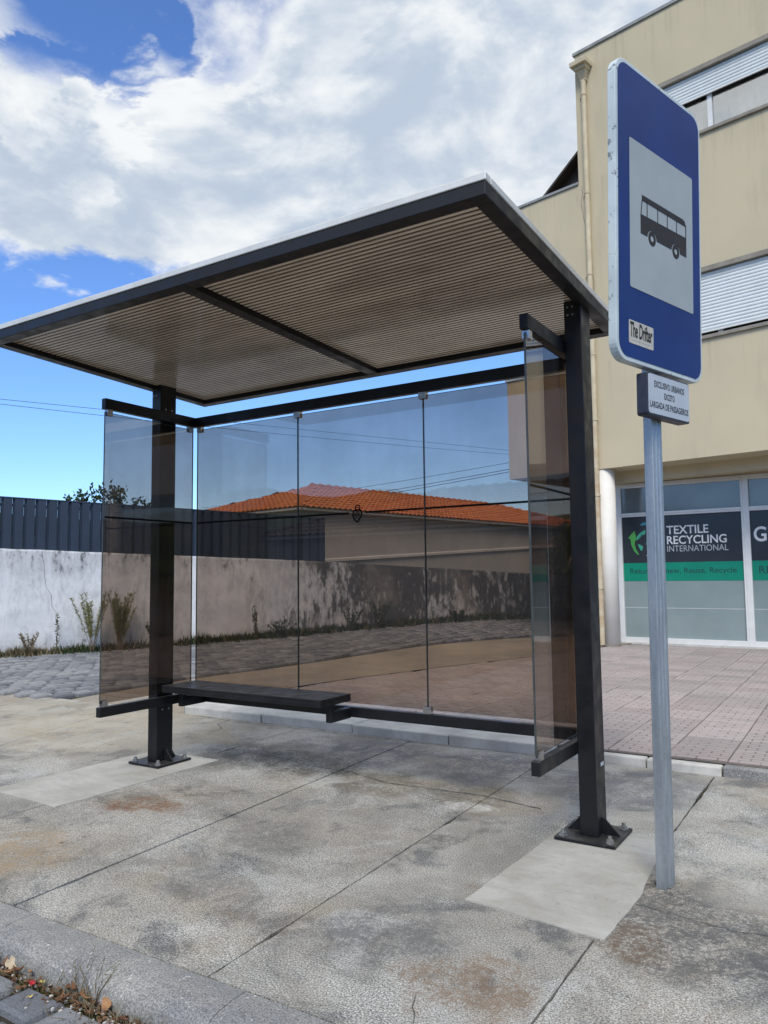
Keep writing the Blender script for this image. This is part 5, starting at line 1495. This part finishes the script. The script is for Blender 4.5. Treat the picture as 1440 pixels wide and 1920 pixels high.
# leafy shrub looking over the fence at the left
def shrub():
    rg = random.Random(5)
    p = wall_pt(1.35, -0.75)
    root = empty('garden_shrub', (p.x, p.y, 0.52), wang, 'dark leafy shrub peeking over the navy metal fence', 'shrub')
    st = MB(); lf = MB()
    heights = [(-0.32, 2.44, .0), (-0.12, 2.50, .05), (0.02, 2.58, .1), (0.15, 2.60, .05), (0.3, 2.66, .0), (0.42, 2.68, .1), (0.55, 2.62, .0), (0.7, 2.60, .1), (0.9, 2.48, .05), (1.15, 2.40, .0), (1.4, 2.34, 0)]
    for (x, h, y) in heights:
        top = Vector((x + rg.uniform(-.1, .1), y + rg.uniform(-.1, .1), h - 0.2))
        st.tube([(x * 0.3 + 0.2, 0, -0.1), (x * .8, y * .5, 1.2), tuple(top)], [0.02, 0.012, 0.004], 5)
        for k in range(80):
            t = rg.uniform(0.7, 1.0)
            b = Vector((x * .8, y * .5, 1.2)).lerp(top, t)
            leaf_quad(lf, b + rvec(rg) * 0.15 * rg.random(), rvec(rg) + Vector((0, 0, .3)), rvec(rg), rg.uniform(.055, .10), 0.024)
    st.build('stem', 'stem', root); lf.build('leaves', 'leaf_dark', root)
shrub()
tree('leafy_tree', (-6.2, 29.0, 0.1), 3.1, 2.0, 5200, 0.24, 'leaf', 'green tree behind the blue car, left of the shop', seed=3)
tree('leafy_tree', (-3.0, 31.0, 0.1), 4.3, 2.3, 5200, 0.24, 'leaf_dark', 'darker green tree seen between white column and shop window', seed=8)

# weeds standing along the wall
def weed(s, off, h, spread, n, mat, label, seed, feathery=False, cat='weed'):
    rg = random.Random(seed)
    p = wall_pt(s, off); z = ground_z(p.x, p.y)
    root = empty('wall_weed', (p.x, p.y, z - 0.01), wang, label, cat, 'weeds along the white wall')
    st = MB(); lf = MB()
    for k in range(n):
        a = rg.uniform(0, 2 * math.pi); rr = spread * rg.uniform(.3, 1)
        tip = Vector((rr * math.cos(a), rr * math.sin(a) * .5, h * rg.uniform(.7, 1)))
        mid = tip * 0.5 + Vector((0, 0, tip.z * 0.06))
        b = Vector((rg.uniform(-.04, .04), rg.uniform(-.03, .03), 0))
        st.tube([b, mid, tip], [0.006, 0.004, 0.002], 4)
        m_ = 150 if feathery else 60
        for q in range(m_):
            t = rg.uniform(0.3 if feathery else 0.1, 1.0)
            c = b.lerp(mid, t * 2) if t < .5 else mid.lerp(tip, t * 2 - 1)
            d = Vector((rg.uniform(-1, 1), rg.uniform(-1, 1), rg.uniform(0.1, 1.2)))
            leaf_quad(lf, c, d, rvec(rg), (0.065 if feathery else 0.055) * rg.uniform(.5, 1.2), 0.005 if feathery else 0.008)
    st.build('stem', 'stem', root); lf.build('leaves', mat, root)
weed(1.42, 0.28, 1.12, 0.36, 11, 'weed_yellow', 'tall yellow-green feathery weed leaning left against the white wall', 1, True)
weed(1.86, 0.30, 1.05, 0.26, 22, 'weed_yellow', 'dense yellow-green feathery weed seen through the left glass pane', 2, True)
weed(0.86, 0.30, 0.86, 0.05, 2, 'weed', 'thin single-stemmed weed in front of the white wall, left', 3)
weed(-0.35, 0.30, 0.55, 0.30, 7, 'weed_dry', 'dry branching weed at the left picture edge by the wall', 14)
weed(0.45, 0.30, 0.42, 0.25, 8, 'weed_dry', 'dry tangled weed left of the thin single-stemmed weed', 5)
weed(2.45, 0.30, 0.5, 0.25, 9, 'weed', 'leafy weed behind the left post against the wall', 6)
weed(4.25, 0.32, 0.66, 0.10, 5, 'weed', 'upright spiky green weed against the wall above the bench', 8)
weed(4.75, 0.32, 0.36, 0.30, 12, 'leaf_dark', 'dark low weed clump right of the spiky weed', 9)
weed(6.15, 0.32, 0.50, 0.34, 14, 'leaf_dark', 'dark bushy weed below the emblem at the wall foot', 10)
weed(6.75, 0.32, 0.60, 0.30, 14, 'leaf_dark', 'taller dark weed under the blackest mould stains', 11)
weed(8.6, 0.32, 0.30, 0.3, 12, 'leaf_dark', 'dark weed at the wall foot behind the right glass seam', 12)

def verge():
    rg = random.Random(12)
    mb = MB(); md = MB()
    for k in range(34000):
        s = rg.uniform(-6.5, 12.8)
        dens = 0.35 + 0.65 * S((s - 2.2) / 2.0)
        if s < 1.0: dens = 0.6
        if 0.95 < s < 1.75: dens = 0.9
        n = mnoise.noise((s * 1.7, 0, 3)) * .5 + .5
        if rg.random() > dens * (0.35 + n): continue
        w = (0.10 + 0.30 * n) * (0.75 + 0.25 * dens)
        off = 0.02 + w * abs(rg.gauss(0, .7))
        if off > 0.62: continue
        p = wall_pt(s, off); z = ground_z(p.x, p.y)
        h = rg.uniform(.05, .24) * (0.55 + 0.9 * n) * (1 - off * 0.9)
        d = Vector((rg.uniform(-.7, .7), rg.uniform(-.7, .7), 1.0))
        tgt = md if rg.random() < (0.75 if s < 0.9 else 0.18) else mb
        leaf_quad(tgt, (p.x, p.y, z - 0.01), d, rvec(rg), h, rg.uniform(.005, .013))
    o = mb.build('verge_grass', 'leaf_dark'); tag(o, 'dark green grass and creepers along the foot of the wall', 'grass', kind='stuff')
    o = md.build('verge_grass', 'weed_dry'); tag(o, 'dry straw-coloured grass along the foot of the wall', 'grass', kind='stuff')
    # earth bank under it
    v = []; f = []
    n = 80
    for i in range(n + 1):
        s = -7 + 20.4 * i / n; w = 0.22 + 0.18 * mnoise.noise((s * 1.1, 2, 0)) + 0.08 * mnoise.noise((s * 4, 2, 0))
        for (o_, zz) in ((0.0, 0.055), (w * 0.5, 0.045), (w, -0.02)):
            p = wall_pt(s, o_); v.append((p.x, p.y, ground_z(p.x, p.y) + zz))
    for i in range(n):
        for k in range(2): f.append((i * 3 + k, i * 3 + k + 1, (i + 1) * 3 + k + 1, (i + 1) * 3 + k))
    mb = MB(); mb.add(v, f); struct(mb.build('verge', 'dirt', smooth=True))
verge()

# ---- gutter in the foreground: moss, dry grass, leaves
def gutter():
    rg = random.Random(21)
    mo = MB(); dg = MB()
    for k in range(5200):
        x = rg.uniform(0.2, 3.6); y = -2.03 - abs(rg.gauss(0, 0.05))
        n = mnoise.noise((x * 4, y * 3, 0)) * .5 + .5
        if rg.random() > n * 1.15 or y < -2.22: continue
        d = Vector((rg.uniform(-.8, .8), rg.uniform(-.8, .8), 1))
        leaf_quad(mo, (x, y, -0.104), d, rvec(rg), rg.uniform(.008, .026), rg.uniform(.002, .004))
    for k in range(420):
        x = rg.choice((rg.uniform(1.2, 1.95), rg.uniform(2.0, 2.5), rg.uniform(0.3, 3.4))); y = -2.03 - abs(rg.gauss(0, 0.045))
        d = Vector((rg.uniform(-1, 1), rg.uniform(-1, .6), rg.uniform(.05, .7)))
        leaf_quad(dg, (x, y, -0.092), d, rvec(rg), rg.uniform(.03, .10), 0.0016)
    tag(mo.build('gutter_moss', 'moss'), 'green moss growing in the gutter joint below the kerb', 'moss', kind='stuff')
    tag(dg.build('gutter_straw', 'weed_dry'), 'dry straw lying in the gutter below the kerb', 'straw', kind='stuff')
    # two dry grass tufts leaning on the kerb
    for i, (x, n, lab) in enumerate(((1.93, 10, 'dry branching grass tuft against the kerb, left of the pair'), (2.01, 12, 'denser dry grass tuft against the kerb, right of the pair'))):
        root = empty('grass_tuft', (x, -2.03, -0.105), 0, lab, 'grass', 'dry grass tufts at the kerb')
        mb = MB()
        for k in range(n):
            tip = Vector((rg.uniform(-.14, .12), rg.uniform(-.03, .10), rg.uniform(.05, .15)))
            mid = tip * .5 + Vector((0, 0, .015)); mb.tube([(rg.uniform(-.02, .02), 0, 0), mid, tip], [0.0016, 0.0012, 0.0005], 4)
            for q in range(2):
                t = rg.uniform(.5, .95); c = mid.lerp(tip, t); mb.tube([c, c + Vector((rg.uniform(-.03, .03), rg.uniform(-.03, .03), rg.uniform(.01, .04)))], [0.0009, 0.0004], 3)
        mb.build('blades', 'weed_dry', root)
    fr = MB(); gr = MB()
    for k in range(520):
        x = rg.choice((rg.uniform(1.35, 1.75), rg.uniform(1.8, 2.3), rg.uniform(0.3, 3.2))); y = -2.03 - abs(rg.gauss(0, 0.04))
        leaf_quad(fr, (x, y, -0.085 + rg.uniform(0, .012)), rvec(rg) * Vector((1, 1, .35)), rvec(rg), rg.uniform(.008, .030), rg.uniform(.002, .008))
        x = rg.uniform(0.3, 3.4); y = -1.99 - abs(rg.gauss(0, 0.07)); r_ = rg.uniform(.0015, .005); zg = -0.083 if y < -2.03 else -0.02
        if y < -2.03: gr.box(x - r_, x + r_, y - r_, y + r_, zg - r_, zg + r_)
    tag(fr.build('leaf_litter', 'litter'), 'brown crumbled leaf litter in the gutter', 'leaf litter', kind='stuff')
    tag(gr.build('grit', 'pale_kerb'), 'pale grit scattered in the gutter', 'grit', kind='stuff')
    def leaf(name, x, y, z, L, w, mat, label, rot, curl=0.5, cat='leaf', group=None, pointy=False):
        mb = MB(); v = []; f = []
        nu, nv = 8, 4
        for i in range(nu + 1):
            t = i / nu; half = w * math.sin(math.pi * min(.98, t * .95 + .03)) ** 0.8 * (1 + (0.35 * math.sin(t * 19) if pointy else 0.0))
            for j in range(nv + 1):
                s = j / nv * 2 - 1
                v.append((t * L - L / 2, s * half, curl * (0.25 * L * (2 * t - 1) ** 2 + 0.45 * w * s * s) + 0.002 * math.sin(9 * t + 5 * s)))
        for i in range(nu):
            for j in range(nv): f.append((i * 5 + j, i * 5 + j + 1, i * 5 + 6 + j, i * 5 + 5 + j))
        mb.add(v, f); mb.tube([(-L / 2 - L * .25, 0, .004), (-L / 2, 0, curl * .25 * L)], 0.0012, 4)
        o = mb.build(name, mat, smooth=True); o.location = (x, y, z); o.rotation_euler = rot
        o.scale = (0.62, 0.62, 0.62); o.modifiers.new('s', 'SOLIDIFY').thickness = 0.0008
        tag(o, label, cat, group)
    leaf('dead_leaf', 2.09, -2.035, -0.068, 0.085, 0.026, 'dead_tan', 'largest tan curled dead leaf at the kerb foot', (0.4, 0.3, -0.5), 0.9, group='dead leaves in the gutter')
    leaf('dead_leaf', 1.58, -2.03, -0.065, 0.075, 0.034, 'dead_pale', 'pale jagged dead leaf at the left of the gutter', (0.9, 0.1, 0.9), 0.4, group='dead leaves in the gutter', pointy=True)
    leaf('red_petal', 1.75, -2.065, -0.074, 0.036, 0.017, 'petal_red', 'small bright red petal lying on the setts', (0.3, 0.2, 0.4), 0.8, 'petal')
    leaf('seed_husk', 1.775, -2.05, -0.072, 0.030, 0.013, 'petal_yellow', 'small yellow husk beside the red petal', (0.2, 0.5, 1.6), 1.2, 'husk')
    leaf('seed_husk', 1.82, -2.12, -0.074, 0.026, 0.008, 'petal_yellow', 'yellow husk lying alone on a sett', (0.1, 0.1, 1.3), 1.2, 'husk')
    spots = [(1.50, -2.05), (1.53, -2.07), (1.56, -2.045), (1.61, -2.06), (1.64, -2.05), (1.90, -2.04), (1.93, -2.06), (1.92, -2.03), (1.97, -2.045), (2.00, -2.05), (2.03, -2.03), (2.20, -2.06), (1.70, -2.04), (1.95, -2.085)]
    for k, (x, y) in enumerate(spots):
        leaf('dead_leaf', x, y, -0.078 + rg.uniform(0, .02), rg.uniform(.05, .085), rg.uniform(.010, .018), 'dead_leaf' if k % 3 else 'dead_tan', ('brown curled dead leaf in the left-hand gutter leaf pile' if x < 1.8 else 'brown curled dead leaf in the leaf pile under the dry grass tufts'), (rg.uniform(-.6, .6), rg.uniform(-.5, .5), rg.uniform(0, 6)), rg.uniform(.5, 1.1), group='brown leaves, left pile' if x < 1.8 else 'brown leaves under the tufts')
gutter()
